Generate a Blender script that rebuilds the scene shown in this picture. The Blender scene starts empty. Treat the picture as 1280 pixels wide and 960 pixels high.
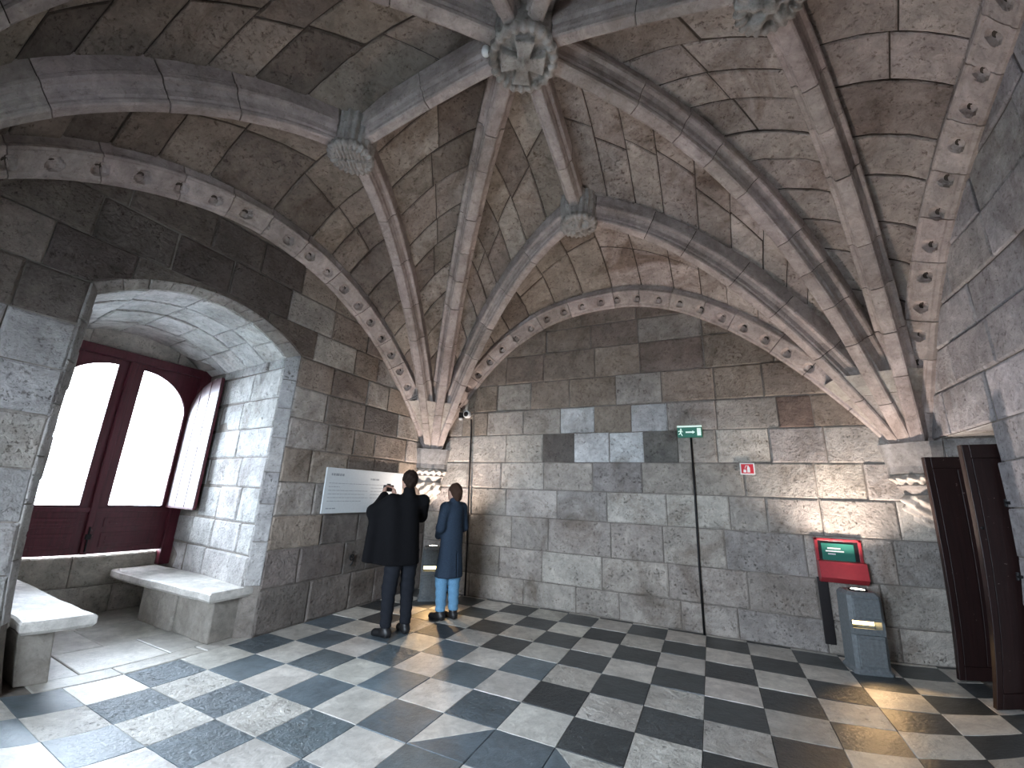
import bpy, bmesh, math, random
import numpy as np
from mathutils import Vector, Matrix

SC = bpy.context.scene
COL = SC.collection
rnd = random.Random(7)

# ------------------------------------------------------------------ camera
LENS = [0.983349852716005, -0.013336258684138928, -0.3254052664984022, 0.1327985156489214]
cam = bpy.data.cameras.new('camera')
cam_ob = bpy.data.objects.new('camera', cam)
COL.objects.link(cam_ob)
SC.camera = cam_ob
cam.type = 'PANO'                                    # ultra-wide phone lens with its own distortion
cam.panorama_type = 'FISHEYE_LENS_POLYNOMIAL'
cam.sensor_fit = 'HORIZONTAL'
cam.sensor_width, cam.sensor_height = 36, 27
cam.fisheye_fov = math.pi
cam.fisheye_polynomial_k0 = 0
for i, a in enumerate(LENS):
    setattr(cam, 'fisheye_polynomial_k%d' % (i + 1), -a / (500 * 36 / 1280) ** (i + 1))
_r = Vector((0.9054519, 0.4228837, 0.0364159))
_u = Vector((0.0770443, -0.2481187, 0.9656611))
_f = Vector((-0.4173978, 0.8715541, 0.2572403))
cam_ob.matrix_world = Matrix(((_r.x, _u.x, -_f.x, 1.8825), (_r.y, _u.y, -_f.y, -3.8458), (_r.z, _u.z, -_f.z, 1.5752), (0, 0, 0, 1)))
cam.clip_start = 0.02

# ------------------------------------------------------------------ world, daylight, exposure
world = bpy.data.worlds.new('overcast_sky')
SC.world = world
world.use_nodes = True
bg = world.node_tree.nodes['Background']
bg.inputs['Color'].default_value = (0.81, 0.875, 1.0, 1)
bg.inputs['Strength'].default_value = 38.0


def portal(name, loc, rot, sx, sy):
    l = bpy.data.lights.new(name, 'AREA')
    l.shape = 'RECTANGLE'
    l.size, l.size_y = sx, sy
    l.cycles.is_portal = True
    o = bpy.data.objects.new(name, l)
    o.location, o.rotation_euler = loc, rot
    COL.objects.link(o)
    return o


portal('window_daylight', (-4.86, -1.40, 2.1), (0, -math.pi / 2, 0), 2.0, 1.7)
portal('fill_window_daylight', (-.15, -5.45, 1.9), (math.pi / 2, 0, 0), 2.1, 2.0)  # portal of the added, unseen front window
SC.view_settings.view_transform = 'Standard'
SC.view_settings.look = 'None'
SC.view_settings.exposure = 0.42
SC.view_settings.gamma = 1.0
SC.view_settings.use_curve_mapping = False
SC.cycles.max_bounces = 10
SC.cycles.diffuse_bounces = 6
SC.cycles.sample_clamp_indirect = 6.0
SC.cycles.use_denoising = True

# ------------------------------------------------------------------ materials
MATS = {}


def new_mat(name):
    m = bpy.data.materials.new(name)
    m.use_nodes = True
    MATS[name] = m
    nt = m.node_tree
    return m, nt, nt.nodes['Principled BSDF']


def nd(nt, t, **kw):
    n = nt.nodes.new(t)
    for k, v in kw.items():
        setattr(n, k, v)
    return n


def ramp(nt, src, p0, c0, p1, c1):
    r = nd(nt, 'ShaderNodeValToRGB')
    r.color_ramp.elements[0].position = p0
    r.color_ramp.elements[1].position = p1
    r.color_ramp.elements[0].color = (*c0, 1) if isinstance(c0, tuple) else (c0, c0, c0, 1)
    r.color_ramp.elements[1].color = (*c1, 1) if isinstance(c1, tuple) else (c1, c1, c1, 1)
    nt.links.new(src, r.inputs['Fac'])
    return r.outputs['Color']


def mulc(nt, a, b, fac=1.0, mode='MULTIPLY'):
    m = nd(nt, 'ShaderNodeMix', data_type='RGBA', blend_type=mode)
    if isinstance(fac, float):
        m.inputs['Factor'].default_value = fac
    else:
        nt.links.new(fac, m.inputs['Factor'])
    for s, k in ((a, 6), (b, 7)):
        if isinstance(s, tuple):
            m.inputs[k].default_value = (*s, 1)
        else:
            nt.links.new(s, m.inputs[k])
    return m.outputs[2]


def noise(nt, vec, scale, detail=6, rough=0.6, dist=0.0):
    n = nd(nt, 'ShaderNodeTexNoise')
    n.inputs['Scale'].default_value = scale
    n.inputs['Detail'].default_value = detail
    n.inputs['Roughness'].default_value = rough
    n.inputs['Distortion'].default_value = dist
    nt.links.new(vec, n.inputs['Vector'])
    return n.outputs['Fac']


def stone_mat(name, stain=0.5, pits=0.6, bump=0.5, rough=0.85, use_color=True, base=(.4, .36, .32), gloss=0.3, stain_col=(.42, .36, .31), pit_scale=38):
    m, nt, b = new_mat(name)
    geo = nd(nt, 'ShaderNodeNewGeometry')
    oi = nd(nt, 'ShaderNodeObjectInfo')
    sc = nd(nt, 'ShaderNodeVectorMath', operation='SCALE')
    sc.inputs['Scale'].default_value = 17.0
    comb = nd(nt, 'ShaderNodeCombineXYZ')
    for k in range(3):
        nt.links.new(oi.outputs['Random'], comb.inputs[k])
    nt.links.new(comb.outputs[0], sc.inputs[0])
    add = nd(nt, 'ShaderNodeVectorMath', operation='ADD')
    nt.links.new(geo.outputs['Position'], add.inputs[0])
    nt.links.new(sc.outputs[0], add.inputs[1])
    vec = add.outputs[0]
    n1 = noise(nt, vec, 2.2, 8, .62)
    n2 = noise(nt, vec, 9.0, 8, .7, .6)
    n3 = noise(nt, vec, pit_scale, 5, .65)
    col = oi.outputs['Color'] if use_color else base
    c = mulc(nt, col, ramp(nt, n1, .3, .74, .7, 1.22))
    c = mulc(nt, c, ramp(nt, n2, .32, .72, .66, 1.15))
    # stains with shapes of their own: dark mould and brown patina
    n4 = noise(nt, geo.outputs['Position'], 1.3, 9, .7, .8)
    stm = ramp(nt, n4, .5, 0.0, .68, stain)
    c = mulc(nt, c, stain_col, stm)
    n5 = noise(nt, vec, 22.0, 8, .75, .4)
    dk = ramp(nt, n5, .555, 0.0, .65, stain)
    c = mulc(nt, c, (.35, .31, .28), dk)
    pit0 = ramp(nt, n3, .34, 1.0, .42, 0.0)
    n6 = noise(nt, vec, 4.0, 4, .6)
    pit = mulc(nt, pit0, ramp(nt, n6, .46, 0.0, .62, 1.0))
    ptm = nd(nt, 'ShaderNodeMath', operation='MULTIPLY')
    nt.links.new(pit, ptm.inputs[0])
    ptm.inputs[1].default_value = pits * .75
    c = mulc(nt, c, (.3, .27, .25), ptm.outputs[0])
    nt.links.new(c, b.inputs['Base Color'])
    b.inputs['Roughness'].default_value = rough
    b.inputs['Specular IOR Level'].default_value = gloss
    h = nd(nt, 'ShaderNodeMath', operation='MULTIPLY_ADD')
    nt.links.new(n2, h.inputs[0])
    h.inputs[1].default_value = 1.3
    nt.links.new(n3, h.inputs[2])
    h2 = nd(nt, 'ShaderNodeMath', operation='MULTIPLY_ADD')
    nt.links.new(pit, h2.inputs[0])
    h2.inputs[1].default_value = -pits
    nt.links.new(h.outputs[0], h2.inputs[2])
    bp = nd(nt, 'ShaderNodeBump')
    bp.inputs['Strength'].default_value = bump
    bp.inputs['Distance'].default_value = 0.02
    nt.links.new(h2.outputs[0], bp.inputs['Height'])
    nt.links.new(bp.outputs[0], b.inputs['Normal'])
    return m


def plain_mat(name, col, rough=0.5, metal=0.0, spec=0.5, bump=0.0, scale=40, var=0.25):
    m, nt, b = new_mat(name)
    tc = nd(nt, 'ShaderNodeTexCoord')
    n = noise(nt, tc.outputs['Object'], scale, 4, .6)
    c = mulc(nt, col, ramp(nt, n, .3, 1 - var, .7, 1 + var))
    nt.links.new(c, b.inputs['Base Color'])
    b.inputs['Roughness'].default_value = rough
    b.inputs['Metallic'].default_value = metal
    b.inputs['Specular IOR Level'].default_value = spec
    if bump:
        bp = nd(nt, 'ShaderNodeBump')
        bp.inputs['Strength'].default_value = bump
        bp.inputs['Distance'].default_value = 0.01
        nt.links.new(n, bp.inputs['Height'])
        nt.links.new(bp.outputs[0], b.inputs['Normal'])
    return m


def wood_mat(name, col, rough=0.4):
    m, nt, b = new_mat(name)
    tc = nd(nt, 'ShaderNodeTexCoord')
    mp = nd(nt, 'ShaderNodeMapping')
    mp.inputs['Scale'].default_value = (12, 12, .8)
    nt.links.new(tc.outputs['Object'], mp.inputs[0])
    n = noise(nt, mp.outputs[0], 3, 6, .6)
    n2 = noise(nt, tc.outputs['Object'], 30, 4, .6)
    c = mulc(nt, col, ramp(nt, n, .3, .65, .7, 1.3))
    chip = ramp(nt, n2, .70, 0.0, .73, .5)
    c = mulc(nt, c, (.4, .3, .28), chip, 'MIX')
    nt.links.new(c, b.inputs['Base Color'])
    b.inputs['Roughness'].default_value = rough
    bp = nd(nt, 'ShaderNodeBump')
    bp.inputs['Strength'].default_value = .25
    bp.inputs['Distance'].default_value = .006
    nt.links.new(n, bp.inputs['Height'])
    nt.links.new(bp.outputs[0], b.inputs['Normal'])
    return m


def emit_mat(name, col, strength):
    m, nt, b = new_mat(name)
    b.inputs['Base Color'].default_value = (*col, 1)
    b.inputs['Emission Color'].default_value = (*col, 1)
    b.inputs['Emission Strength'].default_value = strength
    return m


M_WALL = stone_mat('wall_limestone', stain=.72, pits=.8, bump=.9, pit_scale=34)
M_VAULT = stone_mat('vault_limestone', stain=.88, pits=.8, bump=.9, pit_scale=28)
M_RIB = stone_mat('rib_limestone', stain=.5, pits=.45, bump=.4, pit_scale=46)
M_CARVE = stone_mat('carved_limestone', stain=.5, pits=.5, bump=.5, pit_scale=60)
M_MORTAR = stone_mat('mortar', stain=.5, pits=.5, bump=.5, use_color=False, base=(.23, .205, .18))
M_VMORTAR = stone_mat('dark_vault_mortar', stain=.5, pits=.5, bump=.5, use_color=False, base=(.075, .062, .052))
M_TILE = stone_mat('floor_marble', stain=.18, pits=.35, bump=.30, rough=.40, gloss=.8, pit_scale=30)
M_TILE_ROUGH = stone_mat('worn_floor_marble', stain=.3, pits=.9, bump=.85, rough=.40, gloss=.8, pit_scale=24)
M_BENCH = stone_mat('bench_limestone', stain=.3, pits=.4, bump=.4, rough=.6, gloss=.4)
M_RED = wood_mat('maroon_painted_wood', (.095, .014, .024), .38)
M_DOOR = wood_mat('dark_brown_red_wood', (.014, .0035, .003), .45)
M_IRON = plain_mat('black_iron', (.012, .012, .013), .55, .4)
M_GREYMETAL = plain_mat('dark_grey_painted_metal', (.15, .17, .18), .45, .1)
M_WHITE = plain_mat('white_plastic', (.75, .76, .76), .4, var=.04)
M_PANEL = plain_mat('pale_grey_board', (.62, .66, .67), .45, var=.04)
M_INK = plain_mat('grey_ink', (.30, .33, .35), .6, var=.05)
M_SIGNRED = plain_mat('sign_red', (.55, .015, .03), .4, var=.05)
M_REDBOX = plain_mat('red_painted_metal', (.34, .03, .04), .35, .0, var=.08)
M_DARK = plain_mat('black_lacquer', (.01, .008, .009), .4)
M_COAT_BLACK = plain_mat('black_wool', (.0045, .0045, .0055), .9, spec=.15, bump=.3, scale=90)
M_COAT_BLUE = plain_mat('slate_blue_wool', (.028, .043, .066), .9, spec=.15, bump=.3, scale=90)
M_JEANS_DARK = plain_mat('black_denim', (.012, .014, .019), .85, spec=.2, bump=.2, scale=120)
M_JEANS_BLUE = plain_mat('light_blue_denim', (.14, .30, .46), .85, spec=.2, bump=.2, scale=120)
M_LEATHER = plain_mat('black_leather', (.01, .01, .011), .45)
M_HAIR_DARK = plain_mat('dark_brown_hair', (.018, .011, .008), .7, spec=.15, bump=.5, scale=150)
M_HAIR_BROWN = plain_mat('brown_hair', (.05, .026, .016), .7, spec=.2, bump=.5, scale=150)
M_SKIN = plain_mat('skin', (.46, .28, .21), .55, var=.08)
M_GLOW = emit_mat('lamp_glow', (1.0, .93, .8), 14)
M_SLOT = emit_mat('warm_slot_glow', (1.0, .72, .32), 5)
M_GREEN = emit_mat('exit_green', (.010, .13, .085), .25)
M_SIGNWHITE = emit_mat('exit_white', (.6, .75, .68), .45)

_m, _nt, _b = new_mat('window_glass')
_nt.nodes.remove(_b)
_tr = nd(_nt, 'ShaderNodeBsdfTransparent')
_tr.inputs[0].default_value = (.93, .96, .97, 1)
_gl = nd(_nt, 'ShaderNodeBsdfGlossy')
_gl.inputs['Roughness'].default_value = .03
_fr = nd(_nt, 'ShaderNodeFresnel')
_fr.inputs[0].default_value = 1.3
_mx = nd(_nt, 'ShaderNodeMixShader')
_nt.links.new(_fr.outputs[0], _mx.inputs[0])
_nt.links.new(_tr.outputs[0], _mx.inputs[1])
_nt.links.new(_gl.outputs[0], _mx.inputs[2])
_nt.links.new(_mx.outputs[0], _nt.nodes['Material Output'].inputs[0])
M_GLASS = _m

_m, _nt, _b = new_mat('green_acrylic')
_b.inputs['Base Color'].default_value = (.035, .17, .13, 1)
_b.inputs['Roughness'].default_value = .2
M_ACRYL = _m


# ------------------------------------------------------------------ object helpers
def mk(name, verts, faces, mat, parent=None, color=None, smooth=False):
    me = bpy.data.meshes.new(name)
    me.from_pydata([tuple(map(float, v)) for v in verts], [], [tuple(map(int, f)) for f in faces])
    me.materials.append(mat)
    if smooth:
        me.polygons.foreach_set('use_smooth', [True] * len(me.polygons))
    me.update()
    return link(name, me, parent, color)


def link(name, me, parent=None, color=None):
    o = bpy.data.objects.new(name, me)
    COL.objects.link(o)
    if parent is not None:
        o.parent = parent
    if color is not None:
        o.color = (*color, 1)
    return o


def empty(name, loc=(0, 0, 0), rz=0.0, parent=None):
    o = bpy.data.objects.new(name, None)
    o.location = loc
    o.rotation_euler = (0, 0, rz)
    o.empty_display_size = .1
    COL.objects.link(o)
    if parent is not None:
        o.parent = parent
    return o


def struct(o, label=None):
    o['kind'] = 'structure'
    if label:
        o['label'] = label
        o['category'] = o.name.split('_')[0]
    return o


def tag(o, label, cat, group=None):
    o['label'] = label
    o['category'] = cat
    if group:
        o['group'] = group
    return o


class MB:
    """collects boxes, prisms and tubes and builds them as one mesh"""

    def __init__(self):
        self.v, self.f = [], []

    def add(self, v, f):
        n = len(self.v)
        self.v += [tuple(x) for x in v]
        self.f += [tuple(i + n for i in q) for q in f]
        return self

    def box(self, x0, x1, y0, y1, z0, z1, bev=0.0):
        if bev:
            bm = bmesh.new()
            bmesh.ops.create_cube(bm, size=1)
            for v in bm.verts:
                v.co = Vector(((x0 + x1) / 2 + v.co.x * (x1 - x0), (y0 + y1) / 2 + v.co.y * (y1 - y0), (z0 + z1) / 2 + v.co.z * (z1 - z0)))
            bmesh.ops.bevel(bm, geom=bm.edges[:], offset=bev, segments=2, affect='EDGES', profile=.5)
            return self.bm(bm)
        v = [(x, y, z) for x in (x0, x1) for y in (y0, y1) for z in (z0, z1)]
        return self.add(v, [(0, 1, 3, 2), (4, 6, 7, 5), (0, 4, 5, 1), (2, 3, 7, 6), (0, 2, 6, 4), (1, 5, 7, 3)])

    def bm(self, bm):
        bm.verts.index_update()
        self.add([v.co[:] for v in bm.verts], [[v.index for v in f.verts] for f in bm.faces])
        bm.free()
        return self

    def prism(self, poly, fn, d0, d1):
        """polygon of (a, b); fn(a, b, d) gives the point; extruded from d0 to d1"""
        n = len(poly)
        v = [fn(a, b, d0) for a, b in poly] + [fn(a, b, d1) for a, b in poly]
        f = [tuple(range(n))[::-1], tuple(range(n, 2 * n))] + [(i, (i + 1) % n, n + (i + 1) % n, n + i) for i in range(n)]
        return self.add(v, f)

    def tube(self, pts, r, n=10, closed=False):
        pts = [Vector(p) for p in pts]
        rs = r if isinstance(r, (list, tuple)) else [r] * len(pts)
        rings = []
        prev = None
        for i, p in enumerate(pts):
            t = (pts[min(i + 1, len(pts) - 1)] - pts[max(i - 1, 0)]).normalized()
            a = prev if prev is not None else (Vector((0, 0, 1)) if abs(t.z) < .9 else Vector((1, 0, 0)))
            x = (a - t * a.dot(t)).normalized()
            prev = x
            y = t.cross(x)
            rings.append([p + (x * math.cos(k * 2 * math.pi / n) + y * math.sin(k * 2 * math.pi / n)) * rs[i] for k in range(n)])
        v = [q for ring in rings for q in ring]
        f = []
        for i in range(len(pts) - 1):
            for k in range(n):
                f.append((i * n + k, i * n + (k + 1) % n, (i + 1) * n + (k + 1) % n, (i + 1) * n + k))
        f.append(tuple(range(n))[::-1])
        f.append(tuple((len(pts) - 1) * n + k for k in range(n)))
        return self.add(v, f)

    def lathe(self, prof, c, axis='z', n=20):
        v, f = [], []
        for (r, h) in prof:
            for k in range(n):
                a = 2 * math.pi * k / n
                x, y = r * math.cos(a), r * math.sin(a)
                v.append({'z': (c[0] + x, c[1] + y, c[2] + h), 'y': (c[0] + x, c[1] + h, c[2] + y), 'x': (c[0] + h, c[1] + x, c[2] + y)}[axis])
        m = len(prof)
        for i in range(m - 1):
            for k in range(n):
                f.append((i * n + k, i * n + (k + 1) % n, (i + 1) * n + (k + 1) % n, (i + 1) * n + k))
        f.append(tuple(range(n))[::-1])
        f.append(tuple((m - 1) * n + k for k in range(n)))
        return self.add(v, f)

    def build(self, name, mat, parent=None, smooth=False, color=None):
        o = mk(name, self.v, self.f, mat, parent, color, smooth)
        bm = bmesh.new()
        bm.from_mesh(o.data)
        bmesh.ops.recalc_face_normals(bm, faces=bm.faces)
        bm.to_mesh(o.data)
        bm.free()
        return o


def jit(a):
    return rnd.uniform(-a, a)


def patch_stone(name, fn, u0, u1, v0, v1, parent, mat, color, nu=1, nv=1, proud=.01, thick=.05, bev=.008, gap=.004, sgn=1, wob=.003):
    """a stone lying on the surface fn(u, v), its front proud of it, its arris worn and its joint recessed"""
    def at(u, v):
        return np.array(fn(u, v), float)
    pu = at(u1, (v0 + v1) / 2) - at(u0, (v0 + v1) / 2)
    pv = at((u0 + u1) / 2, v1) - at((u0 + u1) / 2, v0)
    lu, lv = max(np.linalg.norm(pu), .02), max(np.linalg.norm(pv), .02)
    gu, gv = (u1 - u0) * gap / lu, (v1 - v0) * gap / lv
    u0, u1, v0, v1 = u0 + gu, u1 - gu, v0 + gv, v1 - gv
    eu, ev = min(bev * 1.6 / lu, .3), min(bev * 1.6 / lv, .3)
    us = [0, eu] + [eu + (1 - 2 * eu) * (k + 1) / nu for k in range(nu - 1)] + [1 - eu, 1]
    vs = [0, ev] + [ev + (1 - 2 * ev) * (k + 1) / nv for k in range(nv - 1)] + [1 - ev, 1]
    V, nU, nV = [], len(us), len(vs)
    h = 1e-3
    N0 = None
    tilt = (jit(wob), jit(wob))
    for i, a in enumerate(us):
        for j, b in enumerate(vs):
            u, v = u0 + (u1 - u0) * a, v0 + (v1 - v0) * b
            p = at(u, v)
            hu, hv = h * (u1 - u0), h * (v1 - v0)
            n = np.cross(at(u + hu, v) - at(u - hu, v), at(u, v + hv) - at(u, v - hv))
            ln = np.linalg.norm(n)
            n = n / ln * sgn if ln > 1e-14 else N0
            N0 = n
            edge = i in (0, nU - 1) or j in (0, nV - 1)
            d = proud - (bev if edge else 0) + tilt[0] * (a - .5) + tilt[1] * (b - .5) + (0 if edge else jit(wob * .5))
            V.append((p + n * d, p - n * thick))
    P = [x[0] for x in V]
    F = []
    for i in range(nU - 1):
        for j in range(nV - 1):
            q = (i * nV + j, (i + 1) * nV + j, (i + 1) * nV + j + 1, i * nV + j + 1)
            F.append(q if sgn > 0 else q[::-1])
    ring = [i * nV for i in range(nU)] + [(nU - 1) * nV + j for j in range(1, nV)] + [i * nV + nV - 1 for i in range(nU - 2, -1, -1)] + [j for j in range(nV - 2, 0, -1)]
    base = len(P)
    P = P + [V[k][1] for k in ring]
    m = len(ring)
    for k in range(m):
        q = (ring[k], base + k, base + (k + 1) % m, ring[(k + 1) % m])
        F.append(q if sgn > 0 else q[::-1])
    return mk(name, P, F, mat, parent, color)


def poly_stone(name, poly, fn, parent, mat, color, proud=.01, thick=.05, bev=.008):
    """a stone of any outline: poly of (u, v), fn(u, v, d)"""
    n = len(poly)
    c = np.mean(np.array(poly), 0)
    inn = []
    for p in poly:
        d = c - np.array(p)
        inn.append(np.array(p) + d * min(.4, bev * 2 / max(np.linalg.norm(d), .01)))
    v = [fn(a, b, -thick) for a, b in poly] + [fn(a, b, proud - bev) for a, b in poly] + [fn(a, b, proud) for a, b in inn]
    f = [(i, (i + 1) % n, n + (i + 1) % n, n + i) for i in range(n)] + [(n + i, n + (i + 1) % n, 2 * n + (i + 1) % n, 2 * n + i) for i in range(n)]
    f.append(tuple(range(2 * n, 3 * n)))
    return mk(name, v, f, mat, parent, color)


def surface_nets(F, lo, h):
    """mesh of the zero level of a sampled distance field"""
    nx, ny, nz = F.shape
    ins = F < 0
    sl = lambda a, d: a[d[0]:nx - 1 + d[0], d[1]:ny - 1 + d[1], d[2]:nz - 1 + d[2]]
    cs = [(i, j, k) for i in (0, 1) for j in (0, 1) for k in (0, 1)]
    cnt = sum(sl(ins, d).astype(np.int8) for d in cs)
    act = (cnt > 0) & (cnt < 8)
    ix = np.argwhere(act)
    pos = np.zeros((len(ix), 3))
    num = np.zeros(len(ix))
    val = {d: sl(F, d)[act] for d in cs}
    for a in cs:
        for ax in range(3):
            if a[ax] == 0:
                b = list(a)
                b[ax] = 1
                b = tuple(b)
                va, vb = val[a], val[b]
                cr = (va < 0) != (vb < 0)
                t = np.where(cr, va / np.where(cr, va - vb, 1), 0)
                p = np.array(a, float)[None] + t[:, None] * (np.array(b) - np.array(a))[None]
                pos[cr] += p[cr]
                num[cr] += 1
    pos = (pos / num[:, None] + ix) * h + np.array(lo)
    idm = -np.ones(act.shape, int)
    idm[act] = np.arange(len(ix))
    faces = []
    for ax in range(3):
        o = [(1, 2), (2, 0), (0, 1)][ax]
        s0 = [slice(None)] * 3
        s1 = [slice(None)] * 3
        s0[ax], s1[ax] = slice(0, -1), slice(1, None)
        A, B = ins[tuple(s0)], ins[tuple(s1)]
        e = np.argwhere(A != B)
        e = e[(e[:, o[0]] > 0) & (e[:, o[1]] > 0)]
        e = e[(e[:, o[0]] < F.shape[o[0]] - 1) & (e[:, o[1]] < F.shape[o[1]] - 1)]
        g = A[tuple(e.T)]
        c = []
        for d in ((-1, -1), (0, -1), (0, 0), (-1, 0)):
            q = e.copy()
            q[:, o[0]] += d[0]
            q[:, o[1]] += d[1]
            c.append(idm[tuple(q.T)])
        c = np.stack(c, 1)
        c[~g] = c[~g][:, ::-1]
        faces.append(c)
    return pos, np.concatenate(faces)


def sdf_object(name, fn, lo, hi, h, mat, parent=None, color=None):
    ax = [np.arange(lo[k], hi[k] + h, h) for k in range(3)]
    P = np.stack(np.meshgrid(*ax, indexing='ij'), -1)
    v, f = surface_nets(fn(P), lo, h)
    return mk(name, v.tolist(), f.tolist(), mat, parent, color, True)


def caps(P, a, b, ra, rb=None):
    rb = ra if rb is None else rb
    a, b = np.array(a, float), np.array(b, float)
    ab = b - a
    t = np.clip(((P - a) @ ab) / max(ab @ ab, 1e-9), 0, 1)
    return np.linalg.norm(P - a - t[..., None] * ab, axis=-1) - (ra + (rb - ra) * t)


def ell(P, c, r):
    r = np.array(r, float)
    q = (P - np.array(c, float)) / r
    l = np.linalg.norm(q, axis=-1)
    return (l - 1) * r.min()


def sbox(P, c, hs, rr=.02):
    q = np.abs(P - np.array(c, float)) - (np.array(hs, float) - rr)
    return np.linalg.norm(np.maximum(q, 0), axis=-1) + np.minimum(q.max(-1), 0) - rr


def su(k, *ds):
    d = ds[0]
    for e in ds[1:]:
        h = np.clip(.5 + .5 * (e - d) / k, 0, 1)
        d = e + (d - e) * h - k * h * (1 - h)
    return d


def chain(P, pts, rs, k=.03):
    return su(k, *[caps(P, pts[i], pts[i + 1], rs[i], rs[i + 1]) for i in range(len(pts) - 1)])


# ------------------------------------------------------------------ room measures (metres)
XL, XR, YB, YF = -2.58, 4.10, 2.21, -5.00
T = 0.43
TOP = 5.75
LIGHT, MID, BROWN, DARK, NEW = (.50, .465, .42), (.41, .375, .335), (.33, .275, .225), (.155, .138, .125), (.66, .67, .67)


def shade(c, a=.12):
    k = 1 + jit(a)
    return tuple(max(.02, x * k * (1 + jit(.012))) for x in c)


def pick(w):
    r = rnd.random() * sum(x for _, x in w)
    for c, x in w:
        r -= x
        if r <= 0:
            return shade(c)
    return shade(w[-1][0])


def breaks(u0, u1, lo, hi):
    b = [u0]
    while b[-1] < u1 - lo * .6:
        b.append(b[-1] + rnd.uniform(lo, hi))
    b[-1] = u1
    if len(b) > 2 and b[-1] - b[-2] < lo * .5:
        b.pop(-2)
    return b


# ---- rib curves (soffit lines), found from the springers and bosses
SPR = {'A': (-2.36, 1.98), 'B': (3.88, 1.98), 'D': (-2.36, -4.78), 'E': (3.88, -4.78)}
CTR, ZC, ZB = (.72, -1.44), 5.25, 4.85
BOSS = {1: (-1.15, -1.50), 2: (.67, .42), 3: (2.52, -1.40), 4: (.74, -3.25)}
Z0 = 2.25


def crv(a, b, z0, z1, p):
    a, b = np.array(a, float), np.array(b, float)

    def f(t):
        q = a + (b - a) * t
        return np.array([q[0], q[1], z0 + (z1 - z0) * (1 - max(0., 1 - t) ** p)])
    return f


TIERC = {('A', 1): 2.0, ('A', 2): 2.05, ('B', 2): 1.9, ('B', 3): 2.8, ('D', 1): 1.75, ('D', 4): 2.1, ('E', 3): 2.6, ('E', 4): 2.1}
RIBS = {}
CRN = {'A': (XL, YB), 'B': (XR, YB), 'D': (XL, YF), 'E': (XR, YF)}


def foot(s, k):
    ex, ey = (1 if s in 'AD' else -1), (-1 if s in 'AB' else 1)
    ox, oy = (.25, .25) if k == 0 else ((.16, .32) if k in (1, 3) else (.31, .18))
    return (CRN[s][0] + ex * ox, CRN[s][1] + ey * oy)


for (s, k), p in TIERC.items():
    RIBS[(s, k)] = crv(foot(s, k), BOSS[k], Z0, ZB, p)
for s in 'ABDE':
    RIBS[(s, 0)] = crv(foot(s, 0), (.66, -1.49) if s == 'A' else CTR, Z0, ZC, 2.7)
WALLRIB = {  # half wall ribs: spring to apex
    ('A', 2): crv((-2.46, 2.12), (.76, 2.12), 2.2, 4.47, 2.55), ('B', 2): crv((3.82, 2.12), (.76, 2.12), 2.2, 4.47, 1.95),
    ('A', 1): crv((-2.49, 2.02), (-2.49, -1.42), 2.2, 4.34, 2.1), ('D', 1): crv((-2.49, -4.80), (-2.49, -1.42), 2.2, 4.34, 1.9),
    ('B', 3): crv((4.01, 2.02), (4.01, -1.42), 2.2, 4.55, 3.0), ('E', 3): crv((4.01, -4.80), (4.01, -1.42), 2.2, 4.55, 3.0),
    ('D', 4): crv((-2.40, -4.91), (.76, -4.91), 2.2, 4.50, 2.3), ('E', 4): crv((3.88, -4.91), (.76, -4.91), 2.2, 4.50, 2.3)}


def frame(f, t):
    h = 1e-3
    a, b = f(max(t - h, 0)), f(min(t + h, 1))
    tg = (b - a) / np.linalg.norm(b - a)
    hz = np.array([tg[0], tg[1], 0])
    n = np.array([-hz[1], hz[0], 0]) / max(np.linalg.norm(hz), 1e-9)
    up = np.cross(tg, n)
    if up[2] < 0:
        up, n = -up, -n
    return f(t), tg, n, up

# ------------------------------------------------------------------ floor
floor = struct(MB().box(XL - .3, XR + 1.3, YF - .3, YB + .3, -.30, -.012).box(-5.0, XL - .3, -2.7, -.3, -.30, -.012).build('floor', M_MORTAR), 'checkered floor of worn black and white marble tiles')
WHITE_T, DARK_T = (.57, .55, .50), (.050, .060, .064)


def tile_mesh(name, mat, sx, sy, seed):
    r = random.Random(seed)
    g, bv = .003, .005
    n = 4
    us = [g, g + bv] + [g + bv + (1 - 2 * (g + bv)) * k / n for k in range(1, n)] + [1 - g - bv, 1 - g]
    V, F = [], []
    for i, a in enumerate(us):
        for j, b in enumerate(us):
            e = i in (0, n + 2) or j in (0, n + 2)
            V.append(((a - .5) * sx, (b - .5) * sy, -.005 if e else r.uniform(-.0025, .001)))
    m = n + 3
    for i in range(m - 1):
        for j in range(m - 1):
            F.append((i * m + j, (i + 1) * m + j, (i + 1) * m + j + 1, i * m + j + 1))
    ring = [i * m for i in range(m)] + [(m - 1) * m + j for j in range(1, m)] + [i * m + m - 1 for i in range(m - 2, -1, -1)] + [j for j in range(m - 2, 0, -1)]
    b0 = len(V)
    V += [(V[k][0], V[k][1], -.03) for k in ring]
    for k in range(len(ring)):
        F.append((ring[k], b0 + k, b0 + (k + 1) % len(ring), ring[(k + 1) % len(ring)]))
    me = bpy.data.meshes.new(name)
    me.from_pydata(V, [], F)
    me.materials.append(mat)
    return me


TM = {(rough, k): tile_mesh('floor_tile', M_TILE_ROUGH if rough else M_TILE, T, T, k + 10 * rough) for rough in (0, 1) for k in range(3)}
ROUGH = {(1, 0), (2, 1), (3, 0), (3, -1), (4, 0), (2, 0), (-2, 3), (0, 1), (2, 2), (3, 1), (4, 1), (-3, 3), (-4, 4), (-5, 5), (6, -2), (5, 0), (7, 1), (-6, 6), (-3, 4), (1, -1)}
OCT = {(0, 2): ((0, 0), (1, 1), 1), (2, 2): 0, (0, 4): 0, (2, 4): 0}


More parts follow.
